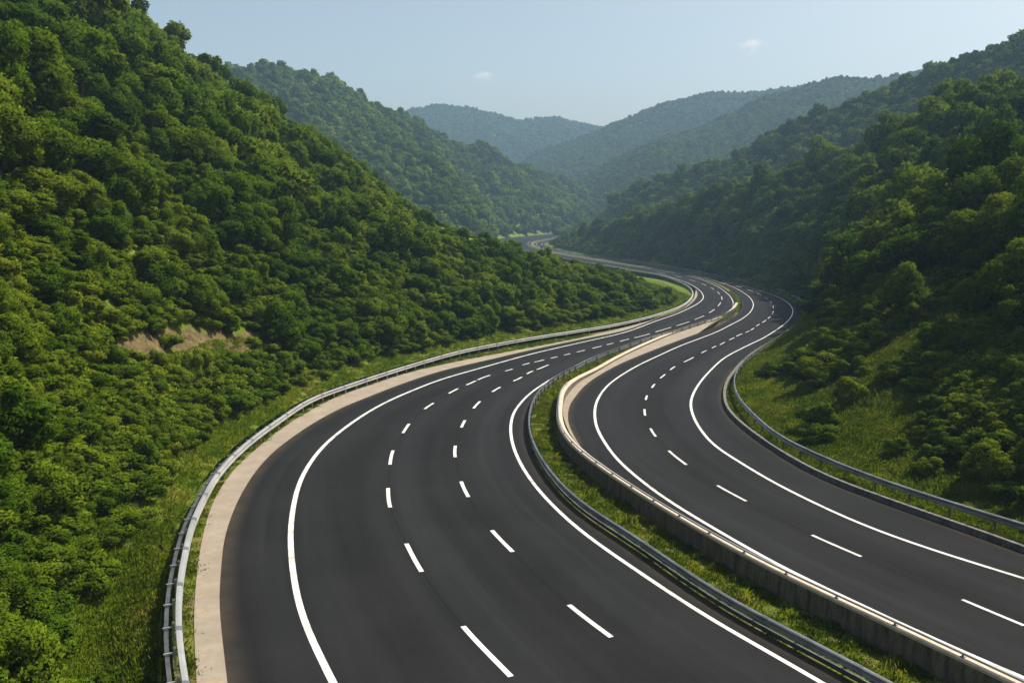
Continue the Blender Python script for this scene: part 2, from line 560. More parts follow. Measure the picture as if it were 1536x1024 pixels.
S['L'] = [(1536,830),(1452,799),(1390,778),(1328,755),(1265.6,732.5),(1203.5,703.5),(1141,664),(1110,640),(1097,628),(1086,612),(1083,596),(1087,576),(1101,556),(1117.5,539),(1137,525),(1160.5,511),(1180,497.5),(1196,485),(1203.5,476),(1204,467.7),(1199,460),(1188,452.3),(1164,441),(1141,433),(1115.5,426.6),(1086,420),(1057,414),(1008,404),(969,397.4),(930,391.6),(900,387.1),(869,382.1),(846,377.2),(831,372.7),(820,368.8),(815.5,366.5),(816,365.1),(820.5,363.9),(830.5,362.1),(843.5,359.5),(857,356.8),(880,353.9)]
S['shoulder'] = [(295,1024),(291,931),(294.5,869),(303.6,807),(320,753),(345,712),(378,679),(426,640.5),(504,596),(582,567.6),(660,548),(738.5,532.4),(800,521),(858,509.5),(917,496.5),(965,483.5),(1004,471),(1024,463),(1036,454),(1041,447)]
S['beige'] = [(871,670.7),(863,663),(857,654),(849,638),(844.5,622.5),(844.5,609.5),(848,598),(857,585),(871,572),(886,563.5),(930,537.5),(969,518.5),(1008,502),(1047,488.5),(1082,477),(1101,465),(1107,456)]
S['rail'] = [(279,1024),(268,952),(267.5,911),(270,865),(276.6,832),(287,786),(303.6,749),(324,712),(353,679),(382,654),(420,627),(465,598),(530,574),(608,549),(686,527),(740,516),(800,505.5),(858,496.5),(917,487),(965.5,476.5),(1004.6,465),(1024,457),(1035,448.5),(1039.5,440),(1036,432),(1026,425),(1011,418.5),(995,413),(956,406.2),(917,399.4),(882,393.2),(843,386.2),(815,380),(790,374.3)]
S['wall'] = [(1514,1021),(1443,987.7),(1344,940),(1245.6,895),(1147,849.6),(1093.7,820),(1000,766),(930,722),(884,690),(866,677),(853,664),(842.5,651),(836,638),(834,618.6),(836,603),(841,594),(852,582),(866,572),(882,562)]
S['railright'] = [(1536,785),(1472.7,766),(1410.5,747),(1348,728),(1286,705.6),(1224,679),(1162,650),(1141,629),(1117.5,608),(1104,588),(1101,564.5),(1112,544),(1131,527.5)]

RB = path(S['B'], 0, 22, 1.5, 2)
RF = path(S['F'], 0, 26, 1.5, 2)
RL = path(S['L'], 0, 16, 1.5, 2)
WALLH = 0.95
_wn = path(S['wall'][:14], WALLH, 14, 1.0, 3)          # top outer edge of the median wall
_wf = offset(path(S['beige'][4:], 0, 0, 1.0, 3), 0.42)
_wf = _wf[_wf[:, 1] > _wn[-1, 1] + 1.5]
GW = smooth(resample(np.vstack([_wn, _wf]), 1.0), 5)
_u = np.clip((arclen(GW) - arclen(_wn)[-1] - 3.0) / 26.0, 0, 1)
GW[:, 2] = prof(GW[:, 1]) + WALLH - 0.67 * _u * _u * (3 - 2 * _u)      # beyond the bend the wall dies down to a low kerb
near_H = offset(GW, -0.42, 0.0)
HF = on_road(spline(S['H']))
keep = near_H[near_H[:, 1] < HF[0, 1] - 1.0]
RH = smooth(resample(np.vstack([keep, HF]), 1.5), 2)
RH[:, 2] = prof(RH[:, 1])

# ------------------------------------------------------------------ carriageways and their markings
carriage3 = ribbon('road', RB, pair(RB, RF), 10, 0.0, M_ASPH3, kind='structure', label='three lane dark asphalt carriageway between the pale shoulder and the grassy median', category='road')
carriage2 = ribbon('road', RH, pair(RH, RL), 10, 0.0, M_ASPH2, kind='structure', label='two lane dark asphalt carriageway between the median wall and the hill on the shady side', category='road')


def line_strip(W, width):
    width = width * (1.0 - 0.45 * np.clip((W[:, 1] - 75.0) / 130.0, 0, 1))
    return offset(W, width / 2), offset(W, -width / 2)


def edge_line(key, width, parent, back):
    W = path(S[key], 0, back, 1.0, 3)
    a, b = line_strip(W, width)
    ribbon('edge_line', a, b, 1, 0.006, M_PAINT, parent)


edge_line('C', 0.25, carriage3, 22)
edge_line('E', 0.20, carriage3, 26)
edge_line('I', 0.20, carriage2, 16)
edge_line('K', 0.20, carriage2, 16)

DASH1 = [((697,942),(766.6,1014)),((610,815.6),(632,856.6)),((582,733),(585,761)),((588.7,676.6),(585,696.4)),((614,634.8),(605,648.4)),((650.7,604),(636,613.7)),((686.5,582.7),(673,590)),((713.8,571),(700,577)),((736.5,562),(717,569)),((769,553.5),(758,556.3)),((792,544.7),(784,547)),((815,539.8),(802,543)),((836,534.7),(825.5,537.3)),((856,530),(845,532.7)),((878,524.9),(866,527.8)),((903,518.8),(890,522)),((921,514.2),(911,516.8)),((943,508.3),(930,511.9)),((975,500.4),(952,506.6)),((1006,491),(984,497.6)),((1034,482.3),(1014,488.6)),((1056,473.6),(1042,479.2)),((1072,463.6),(1064,469)),((1081,453.5),(1077,459)),((1082,444.5),(1083,449.2)),((1076,437.5),(1079.5,441)),((1066,431),(1071,434)),((1052,425.2),(1059,428)),((1034,419.2),(1043,422.2)),((1012,413.4),(1022,416)),((986,408.2),(998,410.6))]
DASH2 = [((853,906.7),(917,955)),((736.4,793.7),(767.5,825.6)),((692,723),(703,746)),((682.6,669.5),(682.6,686)),((697.5,630),(691.7,641.8)),((719,602.5),(710.8,611.6)),((750,580.5),(739,587)),((783,565.5),(771,571)),((799,556),(791,560)),((822.6,547),(806.6,553.75))]
DASH3 = [((1441.6,898),(1536,937.5)),((1214,800.4),(1285.5,831.5)),((1075,727.4),(1119,751)),((1004,676.7),(1027.8,695.5)),((975.4,642),(983,653.8)),((966.6,613.7),(967.5,622.5)),((970.4,593),(968.6,599.6)),((981.8,576),(977.7,581.5)),((998,561),(990.6,566.8)),((1013,549),(1006,554)),((1040,536),(1026.7,542.5)),((1060.6,525),(1052.5,529)),((1073.5,519),(1067.5,522)),((1087,513),(1080,517)),((1102,506),(1093,510)),((1112.6,500.5),(1105,504)),((1124,496),(1118,499)),((1131,492),(1126,495)),((1139.5,486),(1134,489)),((1149,480),(1143,484)),((1155.5,474.6),(1152,477.6)),((1159.8,467),(1158.3,471)),((1159.6,459),(1160,463)),((1155,451.6),(1157.5,455)),((1147,445.8),(1151.5,448.6)),((1136,439.6),(1142,442.8)),((1121,434),(1129,437)),((1104,428.6),(1113,431.4)),((1084,423),(1094,425.8)),((1060,417.2),(1072,420.2)),((1030,411),(1044,414))]


def dash_row(dashes, width, parent):
    """painted lane dashes, each bent along the line the whole row follows"""
    mid = spline(np.array([q for b, a in dashes for q in (a, b)], float), 8)
    ctr = smooth(resample(on_road(mid), 0.5), 4)
    seam = ctr[ctr[:, 1] < 130]
    ribbon('paving_seam', offset(seam, 0.016), offset(seam, -0.016), 1, 0.003, M_TAR, parent)
    for far_end, near_end in dashes:
        e = on_road([near_end, far_end])
        i = int(np.argmin(np.linalg.norm(ctr[:, :2] - e[0, :2], axis=1)))
        j = int(np.argmin(np.linalg.norm(ctr[:, :2] - e[1, :2], axis=1)))
        i, j = min(i, j), max(i, j)
        if j - i < 2:
            j = min(len(ctr) - 1, i + 3)
            i = j - 3
        W = ctr[i:j + 1]
        a, b = line_strip(W, width)
        ribbon('lane_dash', a, b, 1, 0.006, M_PAINT, parent)


dash_row(DASH1, 0.20, carriage3)
dash_row(DASH2, 0.20, carriage3)
dash_row(DASH3, 0.165, carriage2)

# ------------------------------------------------------------------ shoulders, median, verges
SH = path(S['shoulder'], 0, 22, 1.0, 2)
near_B = path(S['B'][:21], 0, 22, 1.0, 2)
ribbon('shoulder', SH, pair(SH, near_B), 4, 0.03, M_SHOULDER, kind='structure')
BG = path(S['beige'], 0, 0, 1.0, 2)
HB = path(S['H'][:13], 0, 0, 1.0, 2)
ribbon('shoulder', BG, pair(BG, HB), 3, 0.03, M_SHOULDER, kind='structure')

med_l = path(S['F'], 0, 26, 1.5, 2)
med_r = smooth(resample(np.vstack([offset(GW, 0.0, 0.0), path(S['H'][17:], 0, 0, 1.5, 2)]), 1.5), 2)
med_r_p = pair(med_l, med_r)
ribbon('median_strip', offset(med_l, 0.0), med_r_p, 8, -0.05, M_VERGE, kind='structure')

# ------------------------------------------------------------------ guardrails
WBEAM = [(0.0, -0.33), (0.05, -0.30), (0.05, -0.24), (-0.005, -0.19), (-0.005, -0.14), (0.05, -0.09), (0.05, -0.03), (0.0, 0.0), (-0.05, 0.012), (-0.06, -0.005), (-0.03, -0.03), (-0.03, -0.30), (-0.05, -0.33)]


def scale_prof(p, kx, kz):
    return [(x * kx, z * kz) for x, z in p]


def stations(W, gaps):
    """distances along W at which posts stand; gaps = [(until metres, spacing)]"""
    s = arclen(W)
    out, q = [], 0.6
    while q < s[-1] - 0.3:
        out.append(q)
        q += next(g for lim, g in gaps if q < lim)
    return out


def at_s(W, q):
    s = arclen(W)
    p = np.array([np.interp(q, s, W[:, k]) for k in range(3)])
    a = np.array([np.interp(min(q + 0.3, s[-1]), s, W[:, k]) for k in range(3)])
    b = np.array([np.interp(max(q - 0.3, 0), s, W[:, k]) for k in range(3)])
    return p, math.atan2(a[1] - b[1], a[0] - b[0])


def post_mesh(name, h, w, d, mat, arm=0.0, arm_z=0.0):
    parts = []
    # C section: web and two flanges, a slanted cap
    V, F = box_verts(0, 0, -h / 2, w, 0.012, h)
    parts.append((V, F))
    for sx in (-1, 1):
        parts.append(box_verts(sx * (w / 2 - 0.006), d / 2 + 0.008, -h / 2, 0.012, d, h))
    if arm:
        parts.append(box_verts(0, -arm / 2 - 0.009, arm_z, 0.07, arm, 0.05))
    V, F = join_geo(parts)
    return mesh_from(name, V, F, mat, smooth_on=False)


# rail beside the pale shoulder: broad beam towards the road, dark box beam behind it on the same posts
RAILH = 0.78
GR = path(S['rail'], RAILH, 22, 1.0, 3)
org = tuple(GR[0])
rail_l = thing('guardrail', 'long silver guardrail along the pale shoulder at the foot of the sunlit hill', 'guardrail', (0, 0, 0))
sweep('rail_beam', GR, scale_prof(WBEAM, 1.9, 1.05), M_STEEL, rail_l)
sweep('back_beam', offset(GR, 0.42)[:130], [(0.07, -0.42), (0.07, -0.27), (-0.07, -0.27), (-0.07, -0.42)], M_DARKSTEEL, rail_l)
pm = post_mesh('post', 1.0, 0.12, 0.06, M_STEEL, 0.0)
am = mesh_from('spacer', *box_verts(0, 0, 0, 0.06, 0.5, 0.05), M_STEEL, smooth_on=False)
k = 0
for q in stations(GR, [(110, 2.0), (1e9, 5.5)]):
    p, a = at_s(GR, q)
    if k >= 98:
        break
    o = obj('post', pm, rail_l)
    o.location = (p[0] - math.sin(a) * 0.16, p[1] + math.cos(a) * 0.16, p[2] - 0.02)
    o.rotation_euler = (0, 0, a)
    if q < 120:
        o2 = obj('spacer', am, o)
        o2.location = (0, 0.12, -0.18)
    k += 1



def splices(parent, W, prof_, step, n, mat):
    # lapped joints between the lengths of a rail, each with its row of bolts
    P0 = np.stack([np.zeros(5), np.linspace(-0.17, 0.17, 5), np.zeros(5)], 1)
    me = None
    s_ = arclen(W)
    for q in np.arange(2.0, s_[-1] - 1, step)[:n]:
        p, a = at_s(W, q)
        if me is None:
            tmp = sweep('splice', P0, prof_, mat)
            me = tmp.data
            for v in me.vertices:
                v.co.z -= float(prof(v.co.y)) * 0
            bpy.data.objects.remove(tmp)
        o = obj('splice', me, parent)
        o.location = tuple(p)
        o.rotation_euler = (0, 0, a - math.pi / 2)


splices(rail_l, GR, [(x * 1.95 + (0.012 if x > 0.0 else -0.012), z * 1.05 + (0.008 if z > -0.1 else -0.008)) for x, z in WBEAM], 4.0, 28, M_DULLSTEEL)

# low rail along the near edge of the median
MR = offset(path(S['F'][:26], 0, 26, 1.0, 3), -0.16, 0.56)
rail_m = thing('guardrail', 'low dark guardrail between the three lane carriageway and the grassy median', 'guardrail', (0, 0, 0))
sweep('rail_beam', MR, [(-x * 1.0, z * 0.86) for x, z in WBEAM][::-1], M_DULLSTEEL, rail_m)
sweep('lower_beam', MR, [(0.04, -0.54), (0.04, -0.38), (-0.04, -0.38), (-0.04, -0.54)], M_DARKSTEEL, rail_m)
pm2 = post_mesh('post', 0.75, 0.10, 0.07, M_DARKSTEEL)
k = 0
for q in stations(MR, [(90, 2.0), (1e9, 4.0)]):
    p, a = at_s(MR, q)
    if k >= 98:
        break
    o = obj('post', pm2, rail_m)
    o.location = (p[0] + math.sin(a) * 0.09, p[1] - math.cos(a) * 0.09, p[2] - 0.03)
    o.rotation_euler = (0, 0, a + math.pi)
    k += 1

splices(rail_m, MR, [(-x * 1.0 - (0.012 if x > 0.0 else -0.012), z * 0.86 + (0.008 if z > -0.1 else -0.008)) for x, z in WBEAM][::-1], 4.0, 22, M_DARKSTEEL)

# the concrete wall on the far edge of the median, with a coping and a steel rail along it
wall = thing('median_wall', 'stained concrete retaining wall with pale coping along the grassy median', 'wall', (0, 0, 0))
gs = arclen(GW)
n_w = len(GW)
sweep('wall_face', GW, [(0.0, -1.35), (0.03, -0.115), (0.33, -0.115), (0.36, -1.35)][::-1], M_WALL, wall)
sweep('coping', GW, [(-0.03, -0.11), (-0.03, -0.02), (0.0, 0.0), (0.38, 0.0), (0.41, -0.02), (0.41, -0.11)][::-1], M_CAP, wall)
hr = offset(GW[:int(len(_wn) + 14)], -0.12)
hr[:, 2] += 0.12
sweep('handrail', hr, [(0.045 * math.cos(t), 0.045 * math.sin(t)) for t in np.linspace(0, 2 * math.pi, 9)[:-1]][::-1], M_STEEL, wall, smooth_on=True)
bm_ = mesh_from('bracket', *join_geo([box_verts(0, 0, -0.06, 0.05, 0.05, 0.12), box_verts(0, 0, -0.112, 0.14, 0.12, 0.016)]), M_DARKSTEEL, smooth_on=False)
for q in stations(hr, [(1e9, 2.5)])[:60]:
    p, a = at_s(hr, q)
    o = obj('bracket', bm_, wall)
    o.location = tuple(p)
    o.rotation_euler = (0, 0, a)

# low dark kerb along the outer edge of the two lane carriageway
KB = offset(RL[:260], -0.02, 0.0)
kerb = thing('kerb_barrier', 'low dark concrete barrier along the outer edge of the two lane carriageway', 'barrier', (0, 0, 0))
sweep('barrier_body', KB, [(0.0, -0.25), (0.05, 0.24), (0.26, 0.24), (0.30, -0.25)][::-1], M_KERB, kerb)
sweep('barrier_top', KB, [(0.03, 0.245), (0.05, 0.29), (0.25, 0.29), (0.28, 0.245)][::-1], M_KERB, kerb)

# rail above the verge on the shady side: beam on slender posts with slanting struts
_ra = path(S['railright'], 0.92, 16, 1.0, 3)
_rb = offset(path(S['L'][14:30], 0, 0, 1.0, 3), -1.0)
_rb = _rb[_rb[:, 1] > _ra[-1, 1] + 3.0]
R2 = smooth(resample(np.vstack([_ra, _rb]), 1.0), 6)
R2[:, 2] = prof(R2[:, 1]) + 0.92
rail_r = thing('guardrail', 'dark backlit guardrail on slender strutted posts along the shady verge', 'guardrail', (0, 0, 0))
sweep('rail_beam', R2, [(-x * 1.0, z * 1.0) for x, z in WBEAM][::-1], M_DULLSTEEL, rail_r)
V, F = join_geo([box_verts(0, 0, -0.55, 0.08, 0.06, 1.1), tube([(0.0, 0.02, -0.30), (0.32, 0.02, -1.0)], [0.022, 0.022], 5)])
pm5 = mesh_from('post', V, F, M_DARKSTEEL, smooth_on=False)
for q in stations(R2, [(70, 2.4), (1e9, 4.0)])[:90]:
    p, a = at_s(R2, q)
    o = obj('post', pm5, rail_r)
    o.location = (p[0] + math.sin(a) * 0.08, p[1] - math.cos(a) * 0.08, p[2] - 0.02)
    o.rotation_euler = (0, 0, a)

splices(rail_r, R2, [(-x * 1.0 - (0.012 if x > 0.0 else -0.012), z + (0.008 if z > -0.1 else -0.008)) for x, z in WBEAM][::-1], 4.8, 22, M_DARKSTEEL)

# ------------------------------------------------------------------ hills: each lofted between the line where it meets the valley and its ridge
class Hill:
    def __init__(self, name, foot, ridge, nt, ns, shape, rough, seed, back=0.7, drop=0.55, label=None, soil=None, apron=None, under=None):
        """foot: path; ridge: list of (fraction along foot, point); shape(t, d, s): share of the rise at distance d from the foot"""
        s = arclen(foot)
        s = s / s[-1]
        q = np.linspace(0, 1, nt)
        Fp = np.stack([np.interp(q, s, foot[:, k]) for k in range(3)], 1)
        ks = np.array([r[0] for r in ridge])
        kp = np.array([r[1] for r in ridge], float)
        Rp = np.stack([np.interp(q, ks, kp[:, k]) for k in range(3)], 1)
        Rp = smooth(Rp, max(2, nt // 40))
        self.foot, self.ridge = Fp, Rp
        sv = np.concatenate([np.linspace(0, 1, ns) ** 1.25, 1 + np.linspace(0, back, ns // 4 + 2)[1:]])
        self.sv = sv
        P = np.zeros((nt, len(sv), 3))
        P[:, :, :2] = Fp[:, None, :2] + (Rp - Fp)[:, None, :2] * sv[None, :, None]
        Ln = np.linalg.norm((Rp - Fp)[:, :2], axis=1)
        d = Ln[:, None] * sv[None, :]
        rise = (Rp - Fp)[:, 2][:, None]
        up = shape(q[:, None], d, np.minimum(sv, 1.0)[None, :])
        over = np.maximum(sv - 1, 0)[None, :]
        z = Fp[:, 2][:, None] + rise * up - drop * Ln[:, None] * over * over / (over + 0.12)
        x, y = P[:, :, 0], P[:, :, 1]
        fade = np.clip((d - 2.5) / 14.0, 0, 1) ** 1.2 * np.clip((1.25 - np.abs(sv)[None, :] * 0.55), 0.3, 1)
        amp, sc = rough
        z = z + amp * fade * fbm(x / sc, y / sc, seed, 5)
        # gullies and spurs that run down the slope
        z = z + amp * 0.9 * fade * fbm((q[:, None] * arclen(Fp)[-1] + 0 * d) / (sc * 0.8), d / (sc * 3.5), seed + 31, 3)
        if apron is not None:
            z = z + apron(x, y, d)
        if under is not None:
            z = under(P[:, :, 0], P[:, :, 1], z)
        P[:, :, 2] = z
        self.P, self.d = P, d
        V = P.reshape(-1, 3)
        pr = project(V)
        so = np.zeros(len(V))
        for cx, cy, rx, ry, w in (soil or []):
            e = ((pr[:, 0] - cx) / rx) ** 2 + ((pr[:, 1] - cy) / ry) ** 2
            e = e + 1.1 * fbm(V[:, 0] * 0.45, V[:, 1] * 0.45, 9, 3)
            so = np.maximum(so, w * np.clip(1.6 - e, 0, 1))
        me = mesh_from(name, V, grid_faces(nt, len(sv)), M_SLOPE)
        at = me.attributes.new('soil', 'FLOAT', 'POINT')
        at.data.foreach_set('value', so.astype(np.float32))
        self.o = obj(name, me, kind='structure')
        if label:
            self.o['label'], self.o['category'] = label, 'hill'
        # areas of the cells, to scatter evenly
        A = P[:-1, :-1]
        area = np.linalg.norm(np.cross(P[1:, :-1] - A, P[:-1, 1:] - A), axis=2)
        self.cum = np.cumsum(area.ravel())
        self.shape2 = area.shape

    def sample(self, n, rg, weight=None):
        cum = self.cum
        if weight is not None:
            w = weight(self.P[:-1, :-1].reshape(-1, 3), self.d[:-1, :-1].ravel())
            cum = np.cumsum(np.diff(np.concatenate([[0], self.cum])) * w)
        c = np.searchsorted(cum, rg.random(n) * cum[-1])
        c = np.minimum(c, len(self.cum) - 1)
        i, j = np.unravel_index(c, self.shape2)
        a, b = rg.random(n), rg.random(n)
        P = self.P

        def bil(Q):
            sh = (n,) + (1,) * (Q.ndim - 2)
            A, B_ = a.reshape(sh), b.reshape(sh)
            return (Q[i, j] * (1 - A) + Q[i + 1, j] * A) * (1 - B_) + (Q[i, j + 1] * (1 - A) + Q[i + 1, j + 1] * A) * B_
        return bil(P), bil(self.d), bil(np.broadcast_to(self.sv[None, :], self.d.shape))


def fr(foot, rows):
    tot = arclen(foot)[-1]
    return [(min(s / tot, 1.0), p) for s, p in rows]


def down(p, h):
    return (p[0], p[1], p[2] - h)


FAR_Z = float(prof(600.0))
# --- the sunlit hill beside the pale shoulder
foot1 = offset(path(S['rail'], 0, 22, 2.0, 6), 0.75, -0.02)
foot1 = np.vstack([foot1, np.array([foot1[-1] + (foot1[-1] - foot1[-8]) / 7 * k for k in range(1, 36)])])
foot1[:, 2] = prof(foot1[:, 1]) - 0.02
s1 = arclen(foot1)[-1]
R1 = [(0, (-58, -14, 40)), (40, (-68, 42, 50)), (64, (-70, 95, 50)), (88, down(at_depth(190, 0, 150), 4.5)), (112, down(at_depth(320, 98, 172), 4.5)), (145, down(at_depth(440, 182, 200), 5)),
      (175, down(at_depth(510, 235, 225), 5)), (205, down(at_depth(560, 272, 250), 5)), (245, down(at_depth(600, 303, 275), 5)), (300, down(at_depth(650, 334, 310), 5)), (360, down(at_depth(705, 354, 345), 4)),
      (s1 - 40, down(at_depth(742, 368, 395), 4)), (s1, (-22, 450, FAR_Z - 1))]


def shape1(t, d, s):
    flat = np.clip(d / 9.0, 0, 1)
    return s * (0.35 + 0.65 * flat) ** 1.0 * np.where(s < 1, 1, 1)


def apron1(x, y, d):
    # a grassy bench beside the rail that falls away towards the near end
    near = np.clip((46 - y) / 16, 0, 1)
    return -1.75 * near * np.exp(-((d - 3.0) / 2.3) ** 2) - 0.9 * near * np.clip(d / 2.2, 0, 1) * np.exp(-np.clip(d - 5, 0, 99) / 7)


SOIL1 = [(300, 512, 125, 17, 0.85), (395, 518, 44, 16, 0.75), (205, 517, 46, 14, 0.85), (70, 745, 80, 46, 0.9), (25, 700, 40, 60, 0.6), (190, 830, 60, 60, 0.5), (440, 560, 40, 26, 0.5)]
SPUR_TOP = np.array([(-400, -400), (100, -70), (190, 0), (260, 60), (330, 105), (440, 178), (480, 206), (560, 266), (600, 298), (640, 326), (700, 350), (745, 365), (790, 379), (850, 394), (920, 408), (1000, 428), (1030, 440), (1046, 452), (1046, 900)], float)


def spur_limit(px):
    return np.interp(px[:, 0], SPUR_TOP[:, 0], SPUR_TOP[:, 1])


def under1(x, y, z):
    # the tongue of the hill inside the bend stays low, so that the road behind it is in view
    sh = z.shape
    px = project(np.stack([x, y, z], 2).reshape(-1, 3)).copy()
    lim = spur_limit(px) + 5
    d = ray(np.stack([px[:, 0], lim], 1))
    zz = CAMZ + d[:, 2] / d[:, 1] * y.reshape(-1)
    k = (y.reshape(-1) > 150) & (px[:, 0] > 420) & (px[:, 1] < lim)
    return np.where(k, np.minimum(zz, z.reshape(-1)), z.reshape(-1)).reshape(sh)


hill1 = Hill('hill', foot1, fr(foot1, R1), 300, 80, shape1, (5.0, 24.0), 5, label='steep sunlit wooded hillside beside the pale shoulder', soil=SOIL1, apron=apron1, under=under1)

# --- the shady slope beside the two lane carriageway
foot2 = offset(path(S['L'], 0, 16, 2.0, 5), -0.32, 0.02)
s2 = arclen(foot2)[-1]
R2_ = [(0, (60, 0, 18)), (25, (66, 40, 22)), (45, (90, 92, 27)), (75, down(at_depth(1540, 138, 150), 5)), (115, down(at_depth(1400, 192, 195), 5)), (160, down(at_depth(1300, 222, 235), 5)),
       (215, down(at_depth(1200, 254, 275), 5)), (270, down(at_depth(1100, 288, 318), 5)), (330, down(at_depth(1000, 315, 370), 5)), (390, down(at_depth(930, 329, 425), 5)), (s2 - 30, down(at_depth(862, 351, 480), 4)), (s2, (50, 560, FAR_Z))]


def shape2(t, d, s):
    flat = np.clip(d / (10.0 + 14.0 * np.clip(1.3 - t * 3.2, 0, 1)), 0, 1)
    return s * (0.12 + 0.88 * flat)


hill2 = Hill('hill', foot2, fr(foot2, R2_), 280, 70, shape2, (4.2, 30.0), 17, label='shady wooded slope beside the two lane carriageway',
             soil=[(1500, 650, 60, 60, 0.7), (1180, 548, 60, 10, 0.5), (1330, 530, 60, 14, 0.5), (1390, 490, 50, 14, 0.45)])


def pts_path(rows, step):
    return resample(spline(np.array(rows, float), 8), step)


def lin(t, d, s):
    return s


_ob = offset(path(S['B'][30:], 0, 0, 4.0, 3), 5.0, -0.15)
footA = pts_path([(-190, 330, 10), (-140, 390, 0), (-95, 420, -6), (-58, 430, -9)] + [tuple(q) for q in _ob[2::4]] + [tuple(_ob[-1] + (_ob[-1] - _ob[-4]) / 3 * k) for k in (12, 30, 50)], 8)
pass
RA = [at_depth(60, 20, 600), at_depth(200, 55, 620), at_depth(330, 95, 640), at_depth(450, 116, 670), at_depth(520, 139, 695), at_depth(600, 166, 730), at_depth(660, 196, 760), at_depth(720, 221, 790), at_depth(780, 250, 825), at_depth(825, 266, 870), at_depth(880, 290, 950), at_depth(925, 305, 1050)]
hill3 = Hill('hill', footA, [(k / 11, down(p, 7)) for k, p in enumerate(RA)], 160, 60, lin, (11.0, 75.0), 29, label='green wooded hill rising behind the distant bend of the motorway')

footB = pts_path([(190, 190, 20), (165, 250, 18), (125, 320, 8), (95, 400, 0), (72, 470, -6), (58, 560, -11), (60, 640, -12)], 8)
RBk = [at_depth(1700, 40, 330), at_depth(1536, 62, 360), at_depth(1420, 92, 395), at_depth(1300, 138, 430), at_depth(1200, 180, 455), at_depth(1100, 224, 490), at_depth(1000, 266, 530), at_depth(915, 290, 580), at_depth(868, 345, 640)]
hill4 = Hill('hill', footB, [(k / 8, down(p, 7)) for k, p in enumerate(RBk)], 130, 50, lin, (8.0, 60.0), 41, label='dark wooded ridge standing above the shady slope')


def far_hill(px, D, seed, label, nt=90, ns=34, amp=16.0, reach=0.32, tree=9, back=0.35):
    n = len(px)
    ridge = [down(at_depth(x, y, d), tree) for (x, y), d in zip(px, D)]
    foot = []
    for (x, y), d in zip(px, D):
        p = at_depth(x, y, d * (1 - reach))
        foot.append((p[0], p[1], -13.0))
    f = pts_path(foot, 14)
    s = arclen(pts_path(foot, 14))
    fs = arclen(np.array(foot, float))
    return Hill('hill', f, [(a / fs[-1], p) for a, p in zip(fs, ridge)], nt, ns, lin, (amp, 150.0), seed, label=label, back=back)


hill5 = far_hill([(835, 290), (880, 262), (940, 226), (1000, 197), (1052, 177), (1100, 155), (1135, 131), (1180, 122), (1250, 99), (1320, 100), (1380, 91), (1460, 82), (1600, 70)], [960, 965, 970, 980, 990, 1000, 1005, 1010, 1015, 1020, 1020, 1020, 1020], 53, 'hazy blue green hill across the valley with a long ridge')
hill6 = far_hill([(770, 255), (803, 232), (841, 217), (900, 188), (960, 164), (1000, 150), (1060, 137), (1125, 134), (1200, 132), (1300, 150)], [1330, 1330, 1330, 1340, 1350, 1360, 1370, 1370, 1370, 1370], 67, 'pale blue hill behind the long hazy ridge', tree=8)
hill7 = far_hill([(480, 190), (560, 178), (610, 168), (660, 156), (720, 167), (780, 180), (830, 176), (900, 187), (980, 200), (1100, 215)], [1750] * 10, 71, 'farthest pale blue hill closing the valley', amp=20, tree=8)

# ------------------------------------------------------------------ ground of the valley, reaching the horizon
gy = np.concatenate([np.linspace(-60, 700, 90), np.linspace(740, 2080, 34)])
gx = np.linspace(-1600, 1600, 81)
GXm, GYm = np.meshgrid(gx, gy, indexing='ij')
GZ = prof(GYm) - 1.3 - np.clip(GYm - 650, 0, 800) * 0.001
ground = obj('ground', mesh_from('ground', np.stack([GXm, GYm, GZ], 2).reshape(-1, 3), grid_faces(len(gx), len(gy))[:, ::-1], M_SLOPE), kind='structure')


